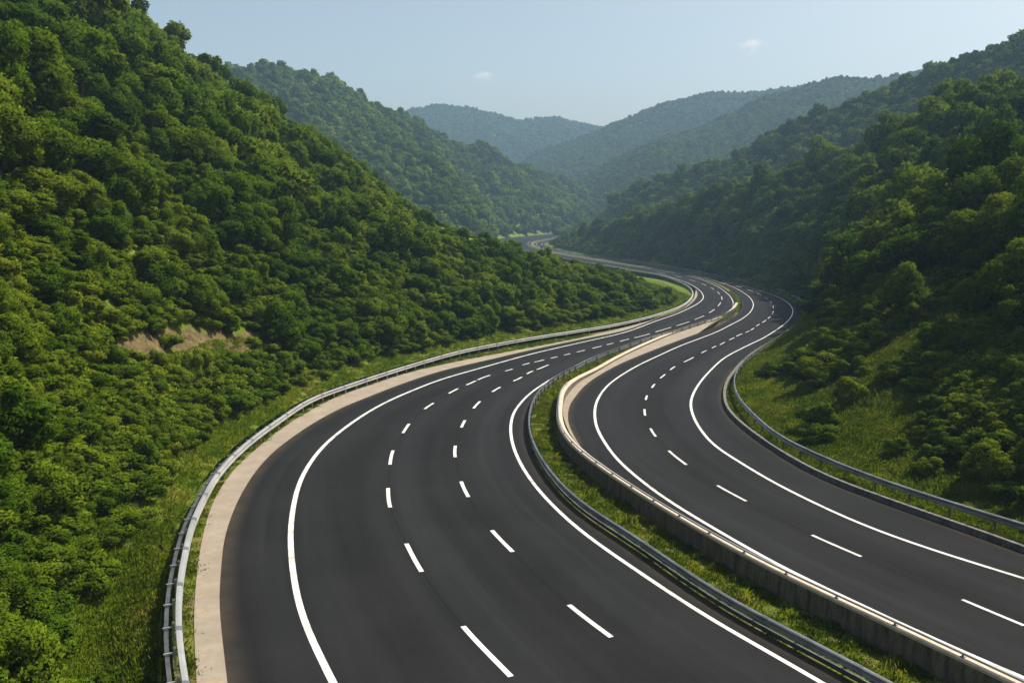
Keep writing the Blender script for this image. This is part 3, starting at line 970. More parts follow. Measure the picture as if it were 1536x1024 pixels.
# ------------------------------------------------------------------ plants
def leaf_cloud(seed, n, leaf, lobes, flat=0.8, stray=0.11, low=0.0, elong=1.7):
    """leaf sprays spread through the lobes of a crown about 1 m in radius that stands on z = 0"""
    rg = np.random.default_rng(seed)
    C, Rr = [np.array([0, 0, 0.05])], [0.62]
    for k in range(lobes):
        for _ in range(30):
            v = rg.normal(size=3)
            v /= np.linalg.norm(v)
            if v[2] > -0.45:
                break
        C.append(v * rg.uniform(0.45, 0.92) * np.array([1.0, rg.uniform(0.7, 1.0), 1.0]))
        Rr.append(rg.uniform(0.16, 0.40))
    C, Rr = np.array(C), np.array(Rr)
    pick = rg.choice(len(C), n, p=Rr ** 2 / (Rr ** 2).sum())
    v = rg.normal(size=(n, 3))
    v /= np.linalg.norm(v, axis=1)[:, None]
    rad = Rr[pick] * (1.03 - 0.38 * rg.random(n) ** 1.8)
    st = rg.random(n) < stray
    rad = np.where(st, Rr[pick] * rg.uniform(1.02, 1.28, n), rad)
    pos = C[pick] + v * rad[:, None]
    # leave out what lies deep inside a neighbouring lobe
    dd = np.linalg.norm(pos[:, None] - C[None], axis=2) / Rr[None]
    ok = (dd.min(axis=1) > 0.6) & (pos[:, 2] > -0.95)
    # ragged gaps
    hole = vnoise(pos[:, 0] * 5 + 9 * pos[:, 2], pos[:, 1] * 5 - 7 * pos[:, 2], seed)
    ok &= hole > 0.31
    pos, v, pick = pos[ok], v[ok], pick[ok]
    n = len(pos)
    out = pos / np.maximum(np.linalg.norm(pos, axis=1), 1e-6)[:, None]
    nr = 0.75 * v + 0.75 * rg.normal(size=(n, 3)) + np.array([0, 0, 0.25])
    nr /= np.linalg.norm(nr, axis=1)[:, None]
    a = np.cross(nr, rg.normal(size=(n, 3)))
    a /= np.linalg.norm(a, axis=1)[:, None]
    b = np.cross(nr, a)
    sz = leaf * rg.uniform(0.55, 1.35, n)
    a, b = a * (sz * elong * 0.5)[:, None], b * (sz * 0.5)[:, None]
    dip = nr * (sz * 0.22)[:, None]
    V = np.stack([pos - a, pos - b * 1.0 - dip, pos + a, pos + b * 1.0 - dip], 1)
    V[:, :, 2] = (V[:, :, 2] * flat) + flat * 0.86 + low
    sn = 0.8 * v + 0.35 * nr + 0.35 * out
    sn /= np.linalg.norm(sn, axis=1)[:, None]
    tint = np.clip(0.5 + 0.22 * rg.normal(size=n) + 0.35 * (vnoise(pick * 3.7, pick * 1.3, seed + 3) - 0.5), 0, 1)
    return V.reshape(-1, 3), sn, tint


def foliage_mesh(name, V, sn, tint, mat, extra=None, mat2=None):
    n = len(V) // 4
    ne = 0
    allV, faces = V, np.arange(4 * n).reshape(-1, 4)
    me = bpy.data.meshes.new(name)
    ev, ef = extra if extra else ([], [])
    nv = len(V) + len(ev)
    me.vertices.add(nv)
    co = np.vstack([V, np.array(ev, float).reshape(-1, 3)]) if len(ev) else V
    me.vertices.foreach_set('co', co.astype(np.float32).ravel())
    ltot = 4 * n + sum(len(f) for f in ef)
    me.loops.add(ltot)
    li = np.concatenate([faces.ravel(), np.array([i + len(V) for f in ef for i in f], np.int64)]) if ef else faces.ravel()
    me.loops.foreach_set('vertex_index', li.astype(np.int32))
    me.polygons.add(n + len(ef))
    starts = np.concatenate([np.arange(n) * 4, 4 * n + np.concatenate([[0], np.cumsum([len(f) for f in ef])[:-1]])]) if ef else np.arange(n) * 4
    me.polygons.foreach_set('loop_start', starts.astype(np.int32))
    me.materials.append(mat)
    if mat2:
        me.materials.append(mat2)
    mi = np.concatenate([np.zeros(n, np.int32), np.ones(len(ef), np.int32)]) if mat2 else np.zeros(n + len(ef), np.int32)
    me.polygons.foreach_set('material_index', mi.astype(np.int32))
    me.polygons.foreach_set('use_smooth', np.ones(n + len(ef), bool))
    me.update(calc_edges=True)
    at = me.attributes.new('tint', 'FLOAT', 'FACE')
    at.data.foreach_set('value', np.concatenate([tint, np.full(len(ef), 0.5)]).astype(np.float32))
    me.validate()
    ln = np.repeat(sn, 4, axis=0)
    if ef:
        idx = np.array([p.normal for p in me.polygons[n:]])
        ln = np.vstack([ln, np.repeat(idx, [len(f) for f in ef], axis=0)])
    me.normals_split_custom_set([tuple(x) for x in ln])
    return me


def trunk_geo(seed, top=0.95, r0=0.075):
    rg = np.random.default_rng(seed)
    bend = rg.uniform(-0.10, 0.10, 2)
    P = [(0, 0, -0.45), (bend[0] * 0.3, bend[1] * 0.3, 0.15), (bend[0], bend[1], 0.5), (bend[0] * 1.3, bend[1] * 1.5, top)]
    parts = [tube(P, [r0 * 1.35, r0, r0 * 0.75, r0 * 0.3], 7)]
    for k in range(5):
        th = rg.uniform(0, 6.28)
        z0 = rg.uniform(0.2, 0.6)
        e = rg.uniform(0.4, 0.7)
        b0 = np.array([bend[0] * z0 * 1.6, bend[1] * z0 * 1.6, z0])
        parts.append(tube([b0, b0 + np.array([math.cos(th) * e * 0.5, math.sin(th) * e * 0.5, 0.22]), b0 + np.array([math.cos(th) * e, math.sin(th) * e, 0.55])], [r0 * 0.5, r0 * 0.35, r0 * 0.12], 5))
    return join_geo(parts)


NT = 6
CR_HI, CR_MID, TRUNKS, BUSH_HI = [], [], [], []
for k in range(NT):
    V, sn, ti = leaf_cloud(100 + k, 17000, 0.060, 17 + k % 5, flat=[0.92, 1.06, 0.84, 1.18, 0.96, 0.80][k])
    CR_HI.append(foliage_mesh('crown', V, sn, ti, M_LEAF))
    V, sn, ti = leaf_cloud(200 + k, 6500, 0.095, 16 + k % 5, flat=[0.92, 1.06, 0.84, 1.18, 0.96, 0.80][k])
    CR_MID.append(foliage_mesh('crown', V, sn, ti, M_LEAF))
    V, F = trunk_geo(300 + k)
    TRUNKS.append(mesh_from('trunk', V, F, M_BARK))
for k in range(5):
    V, sn, ti = leaf_cloud(400 + k, 9000, 0.075, 15, flat=[0.62, 0.5, 0.75, 0.56, 0.68][k], stray=0.12, low=-0.08)
    BUSH_HI.append(foliage_mesh('bush', V, sn, ti, M_BUSH, trunk_geo(450 + k, 0.5, 0.035), M_BARK))


def unlinked(name, me):
    return bpy.data.objects.new(name, me)


ST_HI = [unlinked('forest_source', foliage_mesh('forest_tree', *leaf_cloud(100 + k, 17000, 0.060, 17 + k % 5, flat=[0.92, 1.06, 0.84, 1.18, 0.96, 0.80][k]), M_LEAF, trunk_geo(300 + k), M_BARK)) for k in range(NT)]
ST_MID = [unlinked('forest_source', foliage_mesh('forest_tree', *leaf_cloud(200 + k, 6500, 0.095, 16 + k % 5, flat=[0.92, 1.06, 0.84, 1.18, 0.96, 0.80][k]), M_LEAF, trunk_geo(300 + k), M_BARK)) for k in range(NT)]
ST_FAR = [unlinked('forest_source', foliage_mesh('forest_tree', *leaf_cloud(500 + k, 1500, 0.20, 10, flat=[0.85, 1.0, 0.75, 1.15][k]), M_LEAF, trunk_geo(300 + k), M_BARK)) for k in range(4)]
ST_BUSH = [unlinked('undergrowth_source', foliage_mesh('undergrowth_bush', *leaf_cloud(600 + k, 2600, 0.13, 11, flat=[0.6, 0.5, 0.72][k], stray=0.12, low=-0.1), M_BUSH)) for k in range(3)]


def tuft(seed, n, h, spread):
    rg = np.random.default_rng(seed)
    p = rg.normal(size=(n, 2)) * spread * 0.5
    az = rg.uniform(0, 6.28, n)
    lean = rg.uniform(0.1, 0.9, n)
    hh = h * rg.uniform(0.4, 1.2, n)
    w = 0.022 * rg.uniform(0.7, 1.6, n)
    dx, dy = np.cos(az), np.sin(az)
    b = np.stack([p[:, 0], p[:, 1], np.full(n, -0.03)], 1)
    side = np.stack([-dy, dx, 0 * dx], 1) * w[:, None]
    mid = b + np.stack([dx * lean * hh * 0.35, dy * lean * hh * 0.35, hh * 0.6], 1)
    tip = b + np.stack([dx * lean * hh, dy * lean * hh, hh], 1)
    V = np.stack([b - side, b + side, mid + side * 0.8, tip], 1).reshape(-1, 3)
    sn = np.stack([dx * 0.4, dy * 0.4, np.ones(n)], 1)
    sn += rg.normal(size=sn.shape) * 0.25
    sn /= np.linalg.norm(sn, axis=1)[:, None]
    return V, sn, np.clip(rg.normal(0.45, 0.25, n), 0, 1)


ST_GRASS = [unlinked('grass_source', foliage_mesh('grass_tuft', *tuft(700 + k, [150, 150, 90, 120][k], [0.13, 0.2, 0.34, 0.09][k], [0.42, 0.4, 0.3, 0.5][k]), M_GRASS)) for k in range(4)]


def scatter(name, pts, scl, rot, idx, sources, label=None, cat=None):
    """one object of kind stuff: copies of the sources on the given points"""
    pts = np.asarray(pts, np.float32)
    if len(pts) == 0:
        return None
    me = bpy.data.meshes.new(name)
    me.vertices.add(len(pts))
    me.vertices.foreach_set('co', pts.ravel())
    for nm, ty, val in (('scl', 'FLOAT', scl), ('rotz', 'FLOAT', rot), ('idx', 'INT', idx)):
        a = me.attributes.new(nm, ty, 'POINT')
        a.data.foreach_set('value', np.asarray(val, np.int32 if ty == 'INT' else np.float32))
    o = obj(name, me, kind='stuff')
    if label:
        o['label'] = label
    if cat:
        o['category'] = cat
    ng = bpy.data.node_groups.new(name, 'GeometryNodeTree')
    ng.interface.new_socket('Geometry', in_out='INPUT', socket_type='NodeSocketGeometry')
    ng.interface.new_socket('Geometry', in_out='OUTPUT', socket_type='NodeSocketGeometry')
    gi, go = ng.nodes.new('NodeGroupInput'), ng.nodes.new('NodeGroupOutput')
    gti = ng.nodes.new('GeometryNodeGeometryToInstance')
    for s in reversed(sources):
        q = ng.nodes.new('GeometryNodeObjectInfo')
        q.inputs['Object'].default_value = s
        q.inputs['As Instance'].default_value = True
        ng.links.new(q.outputs['Geometry'], gti.inputs[0])

    def attr(nm, ty):
        a = ng.nodes.new('GeometryNodeInputNamedAttribute')
        a.data_type = ty
        a.inputs['Name'].default_value = nm
        return a.outputs['Attribute']
    iop = ng.nodes.new('GeometryNodeInstanceOnPoints')
    ng.links.new(gi.outputs[0], iop.inputs['Points'])
    ng.links.new(gti.outputs[0], iop.inputs['Instance'])
    iop.inputs['Pick Instance'].default_value = True
    ng.links.new(attr('idx', 'INT'), iop.inputs['Instance Index'])
    cx = ng.nodes.new('ShaderNodeCombineXYZ')
    ng.links.new(attr('rotz', 'FLOAT'), cx.inputs[2])
    ng.links.new(cx.outputs[0], iop.inputs['Rotation'])
    ng.links.new(attr('scl', 'FLOAT'), iop.inputs['Scale'])
    ng.links.new(iop.outputs[0], go.inputs[0])
    md = o.modifiers.new('scatter', 'NODES')
    md.node_group = ng
    return o


def darts(hill, n_try, radius_of, ok, gap=0.8, seed=1, weight=None):
    """plants on a hill, none closer to another than their crowns allow"""
    rg = np.random.default_rng(seed)
    P, d, s = hill.sample(n_try, rg, weight)
    px = project(P)
    r = radius_of(P, d, s, rg)
    good = ok(P, d, s, px, r)
    cell = 4.0 if np.median(r) < 4 else 9.0
    grid, out = {}, []
    for k in np.nonzero(good)[0]:
        x, y, rr = P[k, 0], P[k, 1], r[k]
        gx_, gy_ = int(x // cell), int(y // cell)
        m = 2
        clash = False
        for a in range(gx_ - m, gx_ + m + 1):
            for b in range(gy_ - m, gy_ + m + 1):
                for q in grid.get((a, b), ()):
                    if (P[q, 0] - x) ** 2 + (P[q, 1] - y) ** 2 < (gap * 0.5 * (r[q] + rr) * 1.25) ** 2:
                        clash = True
                        break
                if clash:
                    break
            if clash:
                break
        if not clash:
            grid.setdefault((gx_, gy_), []).append(k)
            out.append(k)
    out = np.array(out, int)
    return P[out], d[out], s[out], px[out], r[out]

# ------------------------------------------------------------------ what grows where
def in_poly(px, poly):
    poly = np.array(poly, float)
    x, y = px[:, 0], px[:, 1]
    c = np.zeros(len(px), bool)
    j = len(poly) - 1
    for i in range(len(poly)):
        xi, yi = poly[i]
        xj, yj = poly[j]
        c ^= ((yi > y) != (yj > y)) & (x < (xj - xi) * (y - yi) / (yj - yi + 1e-9) + xi)
        j = i
    return c


def ell(px, cx, cy, rx, ry):
    return ((px[:, 0] - cx) / rx) ** 2 + ((px[:, 1] - cy) / ry) ** 2 < 1


# open ground on the sunlit hill: the earth scar, the grassy bench by the rail, the meadow inside the far bend
SCAR = [(175, 505), (240, 502), (400, 506), (420, 525), (300, 530), (180, 530)]
BENCH = [(345, 660), (300, 690), (228, 725), (155, 780), (110, 850), (75, 930), (50, 1030), (285, 1030), (280, 880), (300, 770), (345, 690)]
MEADOW = [(905, 406), (960, 415), (1008, 431), (1036, 450), (1004, 462), (985, 441), (940, 426)]


def clear_of_view(P, px, r):
    # nothing on the tongue of the hill stands up into the view of the road behind it
    top = project(P + np.stack([0 * r, 0 * r, 2.25 * r], 1))
    side = top.copy()
    side[:, 0] += r / top[:, 2] * FPX * 0.8
    side[:, 1] += r / top[:, 2] * FPX * 0.6
    o = (P[:, 1] < 100) | (px[:, 0] < 150)
    return o | ((top[:, 1] > spur_limit(top) - np.where(P[:, 1] > 230, 0, 8)) & (side[:, 1] > spur_limit(side) - 5))


ROADVIEW = np.array(S['L'][:33] + [(822, 363), (835, 360), (850, 357), (858, 347.5), (800, 350), (740, 356), (700, 362), (700, 1100), (1700, 1100), (1700, 880)], float)


def clear_of_road(P, px, r):
    # crowns on the shady side do not reach over the carriageway
    c = project(P + np.stack([0 * r, 0 * r, 0.85 * r], 1))
    rp = r / c[:, 2] * FPX
    o = np.ones(len(P), bool)
    for ax, ay in ((-1.05, 0), (-0.8, 0.6), (0, 1.0), (-0.8, -0.5), (0.7, 0.7), (0, 0)):
        o &= ~in_poly(np.stack([c[:, 0] + ax * rp, c[:, 1] + ay * rp], 1), ROADVIEW)
    return o


def scar_open(P, r):
    # nothing grows so tall below the earth scar that it hides it
    o = np.ones(len(P), bool)
    for h, a in ((1.9, 0), (1.2, -0.8), (1.2, 0.8), (0.7, 0), (0.0, 0)):
        c = project(P + np.stack([a * r, 0 * r, h * r], 1))
        o &= ~in_poly(c, [(172, 508), (215, 499), (265, 505), (315, 498), (350, 508), (395, 501), (425, 516), (400, 527), (330, 522), (270, 530), (200, 529)])
    return o


def ok_tree1(P, d, s, px, r):
    o = (d > np.where(P[:, 1] > 42, 0.9 + r * 0.75, 2.2 + 0.6 * r)) & (s < 1.35)
    o &= ~in_poly(px, SCAR) & ~in_poly(px, BENCH) & ~ell(px, 72, 750, 66, 44) & ~in_poly(px, MEADOW)
    inner = (P[:, 1] > 120) & (P[:, 1] < 330)
    o &= ~inner | (d > 3 + r)
    o &= scar_open(P, r)
    o &= clear_of_view(P, px, r)
    return o


def rad1(P, d, s, rg):
    base = np.clip(1.9 + P[:, 1] / 110.0, 1.8, 3.3)
    up = np.clip(d / 18.0, 0.55, 1.15)
    return base * up * (0.55 + 0.6 * rg.random(len(P)) ** 2.0) * (0.62 + 0.95 * np.clip(vnoise(P[:, 0] / 9.0, P[:, 1] / 9.0, 61) * 1.7 - 0.45, 0, 1))


def rad2(P, d, s, rg):
    base = np.clip(2.0 + P[:, 1] / 110.0, 2.0, 3.7)
    up = np.clip(d / 16.0, 0.55, 1.15)
    return base * up * (0.6 + 0.75 * rg.random(len(P)) ** 2.0) * np.clip(d / 22, 0.55, 1)


# open grass on the shady slope: verge and the bright spur that climbs from the bend
SPUR = [(1120, 555), (1180, 548), (1225, 585), (1330, 512), (1455, 432), (1495, 448), (1400, 515), (1320, 580), (1420, 596), (1370, 655), (1310, 705), (1180, 650), (1105, 600)]
VERGE2 = [(1100, 410), (1205, 448), (1248, 470), (1232, 530), (1160, 560), (1240, 650), (1350, 700), (1536, 770), (1536, 820), (1200, 700), (1090, 620), (1100, 560), (1190, 490)]


def ok_tree2(P, d, s, px, r):
    o = (d > np.where(P[:, 1] > 240, 3.5, 5.0) + r * 0.6 + 3.0 * ((P[:, 1] > 66) & (P[:, 1] < 240)) + 3.0 * ((P[:, 1] > 105) & (P[:, 1] < 240))) & (s < 1.35)
    o &= ~in_poly(px, SPUR) & ~in_poly(px, VERGE2) & clear_of_road(P, px, r)
    return o


T1 = darts(hill1, 19000, rad1, ok_tree1, 0.70, 1)
T2 = darts(hill2, 18000, rad2, ok_tree2, 0.72, 2)
T1 = tuple(a[:] for a in T1)

# bushes: smaller, near the feet of both slopes and round the clearings
def ok_bush1(P, d, s, px, r):
    o = (d > 1.3 + r * 0.5) & (d < 24) & ~ell(px, 75, 752, 60, 36) & ~in_poly(px, [(165, 492), (400, 495), (420, 528), (165, 535)]) & clear_of_view(P, px, r) & scar_open(P, r)
    thin = in_poly(px, BENCH) | in_poly(px, MEADOW)
    return o & (~thin | (vnoise(P[:, 0] * 0.5, P[:, 1] * 0.5, 77) > 0.7)) & (P[:, 1] < 260)


def ok_bush2(P, d, s, px, r):
    o = (d > 2.6) & (d < 26) & clear_of_road(P, px, r)
    thin = in_poly(px, VERGE2) | in_poly(px, SPUR)
    return o & (~thin | (vnoise(P[:, 0] * 0.3, P[:, 1] * 0.3, 78) > 0.8)) & (P[:, 1] < 260)


def rad_b(P, d, s, rg):
    return np.clip(0.75 + P[:, 1] / 160.0, 0.7, 1.9) * rg.uniform(0.6, 1.5, len(P))


def foot_w(P, d):
    return ((d < 24) & (P[:, 1] > 12) & (P[:, 1] < 260)) * np.clip(16.0 / np.maximum(d, 3), 0.6, 4) * np.clip(70.0 / np.maximum(P[:, 1], 1), 0.3, 2)


B1 = darts(hill1, 9000, rad_b, ok_bush1, 0.72, 3, foot_w)
B2 = darts(hill2, 2600, rad_b, ok_bush2, 0.95, 4, foot_w)


def ang(n, rg):
    return rg.uniform(0, 2 * math.pi, n)


# ------------------------------------------------------------------ which plants show largest in the photograph
cand = []                                       # (kind, hill, position, radius, pixel)
for kind, hn, T in (('tree', 1, T1), ('tree', 2, T2), ('bush', 1, B1), ('bush', 2, B2)):
    P, d, s, px, r = T
    for k in range(len(P)):
        cand.append((kind, hn, P[k], r[k], px[k], d[k], s[k]))
W4, H4 = 384, 256
zb = np.zeros((H4, W4), bool)
vis = np.zeros(len(cand), int)
order = np.argsort([c[4][2] for c in cand])
for k in order:
    kind, hn, P, r, px, d, s = cand[k]
    c = project(P + np.array([0, 0, r * (0.8 if kind == 'tree' else 0.55)]))[0]
    rp = r * FPX / c[2] / 4 * 0.9
    x, y = c[0] / 4, c[1] / 4
    if x < -rp or x > W4 + rp or y < -rp or y > H4 + rp or c[2] < 5:
        continue
    x0, x1 = int(max(0, x - rp)), int(min(W4, x + rp + 1))
    y0, y1 = int(max(0, y - rp)), int(min(H4, y + rp + 1))
    if x1 <= x0 or y1 <= y0:
        continue
    yy, xx = np.mgrid[y0:y1, x0:x1]
    m = (xx - x) ** 2 + (yy - y) ** 2 < rp * rp
    sub = zb[y0:y1, x0:x1]
    vis[k] = int((m & ~sub).sum())
    sub |= m

chosen = set()
for kind, most in (('tree', 296), ('bush', 290)):
    ids = [k for k in range(len(cand)) if cand[k][0] == kind]
    ids.sort(key=lambda k: -vis[k])
    chosen |= {k for k in ids[:most] if vis[k] > 6}


def words_for(kind, hn, P, r, px, d, s, tone):
    size = 'small' if r < (1.6 if kind == 'tree' else 1.0) else 'big' if r > (3.0 if kind == 'tree' else 1.6) else 'middling'
    if hn == 1:
        if kind == 'bush':
            where = ('in the grass by the silver guardrail' if d < 7 and P[1] < 60 else 'at the hill foot behind the silver guardrail' if d < 9 else 'under the trees low on the sunlit hill')
        elif abs(px[0] - 290) < 170 and 430 < px[1] < 500:
            where = 'just above the bare earth scar on the sunlit hill'
        elif abs(px[0] - 290) < 190 and 545 < px[1] < 640:
            where = 'just below the bare earth scar on the sunlit hill'
        elif s > 0.88:
            where = 'on the skyline of the sunlit hill'
        elif d < 11 and P[1] > 120:
            where = 'at the foot of the sunlit hill inside the bend'
        elif d < 12:
            where = 'at the hill foot behind the silver guardrail'
        elif s > 0.55:
            where = 'high on the sunlit hill'
        else:
            where = 'halfway up the sunlit hill'
    else:
        if kind == 'bush':
            where = 'on the grassy verge behind the dark guardrail' if d < 9 and P[1] < 75 else 'at the foot of the shady slope by the road' if d < 12 else 'under the trees low on the shady slope'
        elif s > 0.88:
            where = 'on the crest of the shady slope'
        elif d < 12 and P[1] > 110:
            where = 'at the foot of the shady slope along the far bend'
        elif d < 14:
            where = 'at the foot of the shady slope above the dark guardrail'
        elif s > 0.5:
            where = 'high on the shady slope'
        else:
            where = 'halfway up the shady slope'
    shade = tone + ' green'
    what = 'leafy tree' if kind == 'tree' else 'leafy bush'
    return f'{size} {shade} {what} {where}', where


# one tree of each crown form with its parts; every other tree is a copy of the thing, its trunk and its crown
def make_tree(crown, trunk):
    root = bpy.data.objects.new('broadleaf_tree', None)
    link(root)
    obj('trunk', trunk, root)
    obj('crown', crown, root)
    return root


protos = {}


def place_tree(key, crown, trunk, P, r, rz, hz):
    if key not in protos:
        protos[key] = make_tree(crown, trunk)
        o = protos[key]
    else:
        src = protos[key]
        o = src.copy()
        COL.objects.link(o)
        for ch in src.children:
            c = ch.copy()
            COL.objects.link(c)
            c.parent = o
    o.location = tuple(P)
    o.rotation_euler = (0, 0, rz)
    o.scale = (r, r, r * hz)
    return o


for k, (x, y, D, r, v, hz, lab) in enumerate([(262, 70, 163, 2.5, 3, 1.0, 'lone spreading tree standing clear on the skyline of the sunlit hill'), (206, 26, 153, 2.2, 0, 1.1, 'tree leaning out on the skyline above the lone spreading tree'),
                                              (306, 92, 170, 1.9, 5, 1.0, 'thin airy tree on the skyline below the lone spreading tree')]):
    p = at_depth(x, y, D)
    o = place_tree((False, v), CR_MID[v], TRUNKS[v], p + np.array([0, 0, -0.6 * r]), r, 1.3 * k, hz)
    o['label'], o['category'] = lab, 'tree'
bush_protos = {}
rest = {'hi': [[], []], 'mid': [[], []]}
left_bush = []
rg9 = np.random.default_rng(9)
for k in range(len(cand)):
    kind, hn, P, r, px, d, s = cand[k]
    rz, hz, v = rg9.uniform(0, 6.28), rg9.uniform(0.78, 1.12), int(rg9.integers(0, NT))
    if k in chosen:
        tone = ('domed', 'upright', 'spreading', 'upright', 'domed', 'spreading')[v] if kind == 'tree' else ('domed', 'low', 'domed', 'low', 'domed')[v % 5]
        lab, where = words_for(kind, hn, P, r, px, d, s, tone)
        if kind == 'tree':
            hi = px[2] < 95
            o = place_tree((hi, v), (CR_HI if hi else CR_MID)[v], TRUNKS[v], P + np.array([0, 0, 0.25 * r]), r, rz, hz)
        else:
            b = v % 5
            if b not in bush_protos:
                o = bush_protos[b] = bpy.data.objects.new('leafy_bush', BUSH_HI[b])
            else:
                o = bush_protos[b].copy()
            COL.objects.link(o)
            o.location = tuple(P - np.array([0, 0, 0.05]))
            o.rotation_euler = (0, 0, rz)
            o.scale = (r, r, r * hz)
        o['label'] = lab
        o['category'] = kind
        o['group'] = ('trees ' if kind == 'tree' else 'bushes ') + where + f', {lab.split(" leafy")[0]}'
    elif kind == 'tree':
        if px[2] < 95:
            rest['hi'][hn - 1].append((P, r, rz, v))
        else:
            rest['mid'][hn - 1].append((P, r, rz, v))
    else:
        left_bush.append((P, r, rz, v % 3))


def rows_scatter(name, rows, sources, lift, label, cat):
    if rows:
        scatter(name, [q[0] + np.array([0, 0, lift * q[1]]) for q in rows], [q[1] for q in rows], [q[2] for q in rows], [q[3] for q in rows], sources, label, cat)


SIDE = ('sunlit hill beside the pale shoulder', 'shady slope beside the two lane road')
for h in (0, 1):
    rows_scatter('forest', rest['hi'][h], ST_HI, 0.25, f'close packed leafy woodland on the {SIDE[h]}', 'forest')
    rows_scatter('forest', rest['mid'][h], ST_MID, 0.25, f'close packed distant woodland along the {SIDE[h]}', 'forest')
rows_scatter('undergrowth', left_bush, ST_BUSH, 0.0, 'low tangled bushes filling gaps between the trees', 'undergrowth')

# undergrowth between the trees, thickest where it is near
def near_w(P, d):
    px = project(P)
    return ((px[:, 0] > -260) & (px[:, 0] < 1800) & (P[:, 1] > 8)) * np.clip(70.0 / np.maximum(P[:, 1], 1), 0.12, 1.6) ** 1.3


for hn, hill, n, sd in ((0, hill1, 8000, 21), (1, hill2, 12000, 22)):
    rg = np.random.default_rng(sd)
    P, d, s = hill.sample(n, rg, near_w)
    px = project(P)
    keep_ = (d > 3) & (s < 1.15)
    if hn == 0:
        keep_ &= ~in_poly(px, BENCH) & ~in_poly(px, MEADOW) & (~ell(px, 72, 742, 62, 34) | (rg.random(len(P)) < 0.3)) & (scar_open(P, 0.8 + 0 * d) | (rg.random(len(P)) < 0.25)) & clear_of_view(P, px, 1.2 + 0 * d)
    else:
        keep_ &= (d > np.where((P[:, 1] > 105) & (P[:, 1] < 230), 9.5, np.where(P[:, 1] > 105, 3.5, 7))) & ~in_poly(px, VERGE2) & ~in_poly(px, SPUR) & clear_of_road(P, px, 1.2 + 0 * d)
    P = P[keep_]
    r = np.clip(0.7 + P[:, 1] / 160, 0.7, 2.4) * rg.uniform(0.5, 1.3, len(P))
    scatter('undergrowth', P, r, ang(len(P), rg), rg.integers(0, 3, len(P)), ST_BUSH, f'dense undergrowth covering the {SIDE[hn]}', 'undergrowth')

# low scrub on the tongue of the hill inside the bend
rg = np.random.default_rng(25)
P, d, s = hill1.sample(9000, rg, lambda P, d: ((P[:, 1] > 150) & (P[:, 1] < 480) & (d > 3)) * 1.0)
px = project(P)
k = clear_of_view(P, px, 0.35 + 0 * d) & ~in_poly(px, MEADOW) & (s < 1.3)
P = P[k]
scatter('undergrowth', P, rg.uniform(0.35, 0.85, len(P)), ang(len(P), rg), rg.integers(0, 3, len(P)), ST_BUSH, 'low scrub on the tongue of the sunlit hill inside the bend', 'undergrowth')

# woods on the hills farther off
for hill, n, rr, gap, sd, lab in ((hill3, 17000, 4.4, 0.72, 31, 'wood covering the green hill behind the distant bend'), (hill4, 10000, 3.9, 0.72, 32, 'wood covering the dark ridge above the shady slope'),
                             (hill5, 46000, 2.9, 0.72, 33, 'wood on the hazy blue green hill across the valley'), (hill6, 44000, 3.2, 0.75, 34, 'wood on the pale blue hill behind the long hazy ridge'),
                             (hill7, 42000, 3.6, 0.75, 35, 'wood on the farthest pale blue hill')):
    T = darts(hill, n, lambda P, d, s, rg: rr * (rg.uniform(0.65, 1.45, len(P)) if rr > 3.7 else rg.uniform(0.75, 1.2, len(P))), lambda P, d, s, px, r: (s < 1.2) & (px[:, 0] > -500) & (px[:, 0] < 2000) & (d > (1.5 if hill is hill3 else 4 + r * 0.7)), gap, sd)
    P, d, s, px, r = T
    rg = np.random.default_rng(sd)
    scatter('forest', P + np.array([0, 0, 0.3]), r, ang(len(P), rg), rg.integers(0, 4, len(P)), ST_FAR, lab, 'forest')


# ------------------------------------------------------------------ grass
def grass_between(A, Bc, n, z, seed, big=0.2, fa=(0.0, 1.0), ymax=1e9):
    rg = np.random.default_rng(seed)
    w = np.linalg.norm(A[:, :2] - Bc[:, :2], axis=1)
    cum = np.cumsum(w)
    i = np.clip(np.searchsorted(cum, rg.random(n) * cum[-1]), 0, len(A) - 2)
    t, f = rg.random(n)[:, None], (fa[0] + (fa[1] - fa[0]) * rg.random(n))[:, None]
    P = (A[i] * (1 - t) + A[i + 1] * t) * (1 - f) + (Bc[i] * (1 - t) + Bc[i + 1] * t) * f
    P[:, 2] = prof(P[:, 1]) + z
    P = P[P[:, 1] < ymax]
    n = len(P)
    return P, rg.uniform(0.5, 1.0, n), ang(n, rg), np.where(rg.random(n) < big, rg.integers(1, 3, n), np.where(rg.random(n) < 0.5, 0, 3))


medA = offset(med_l, -0.3)
scatter('grass', *grass_between(medA, pair(medA, offset(med_r, 0.15)), 11000, -0.05, 51, 0.14, ymax=210), ST_GRASS, 'rough grass along the median between rail and wall', 'grass')
gA = offset(GR[:150], 0.25, 0.0)
gB = pair(gA, SH)
scatter('grass', *grass_between(gA, gB, 1900, -0.02, 52, 0.06, (0.0, 0.85), 120), ST_GRASS, 'narrow line of grass between silver guardrail and pale shoulder', 'grass')
ribbon('verge_strip', gA, pair(gA, SH), 2, -0.01, M_VERGE, kind='structure')
def verge_w(P, d):
    px = project(P)
    return ((P[:, 1] > 10) & (P[:, 1] < 270) & (px[:, 0] > -200) & (px[:, 0] < 1790) & (d < 40)) * np.clip(45.0 / np.maximum(P[:, 1], 1), 0.26, 1.5) ** 1.4


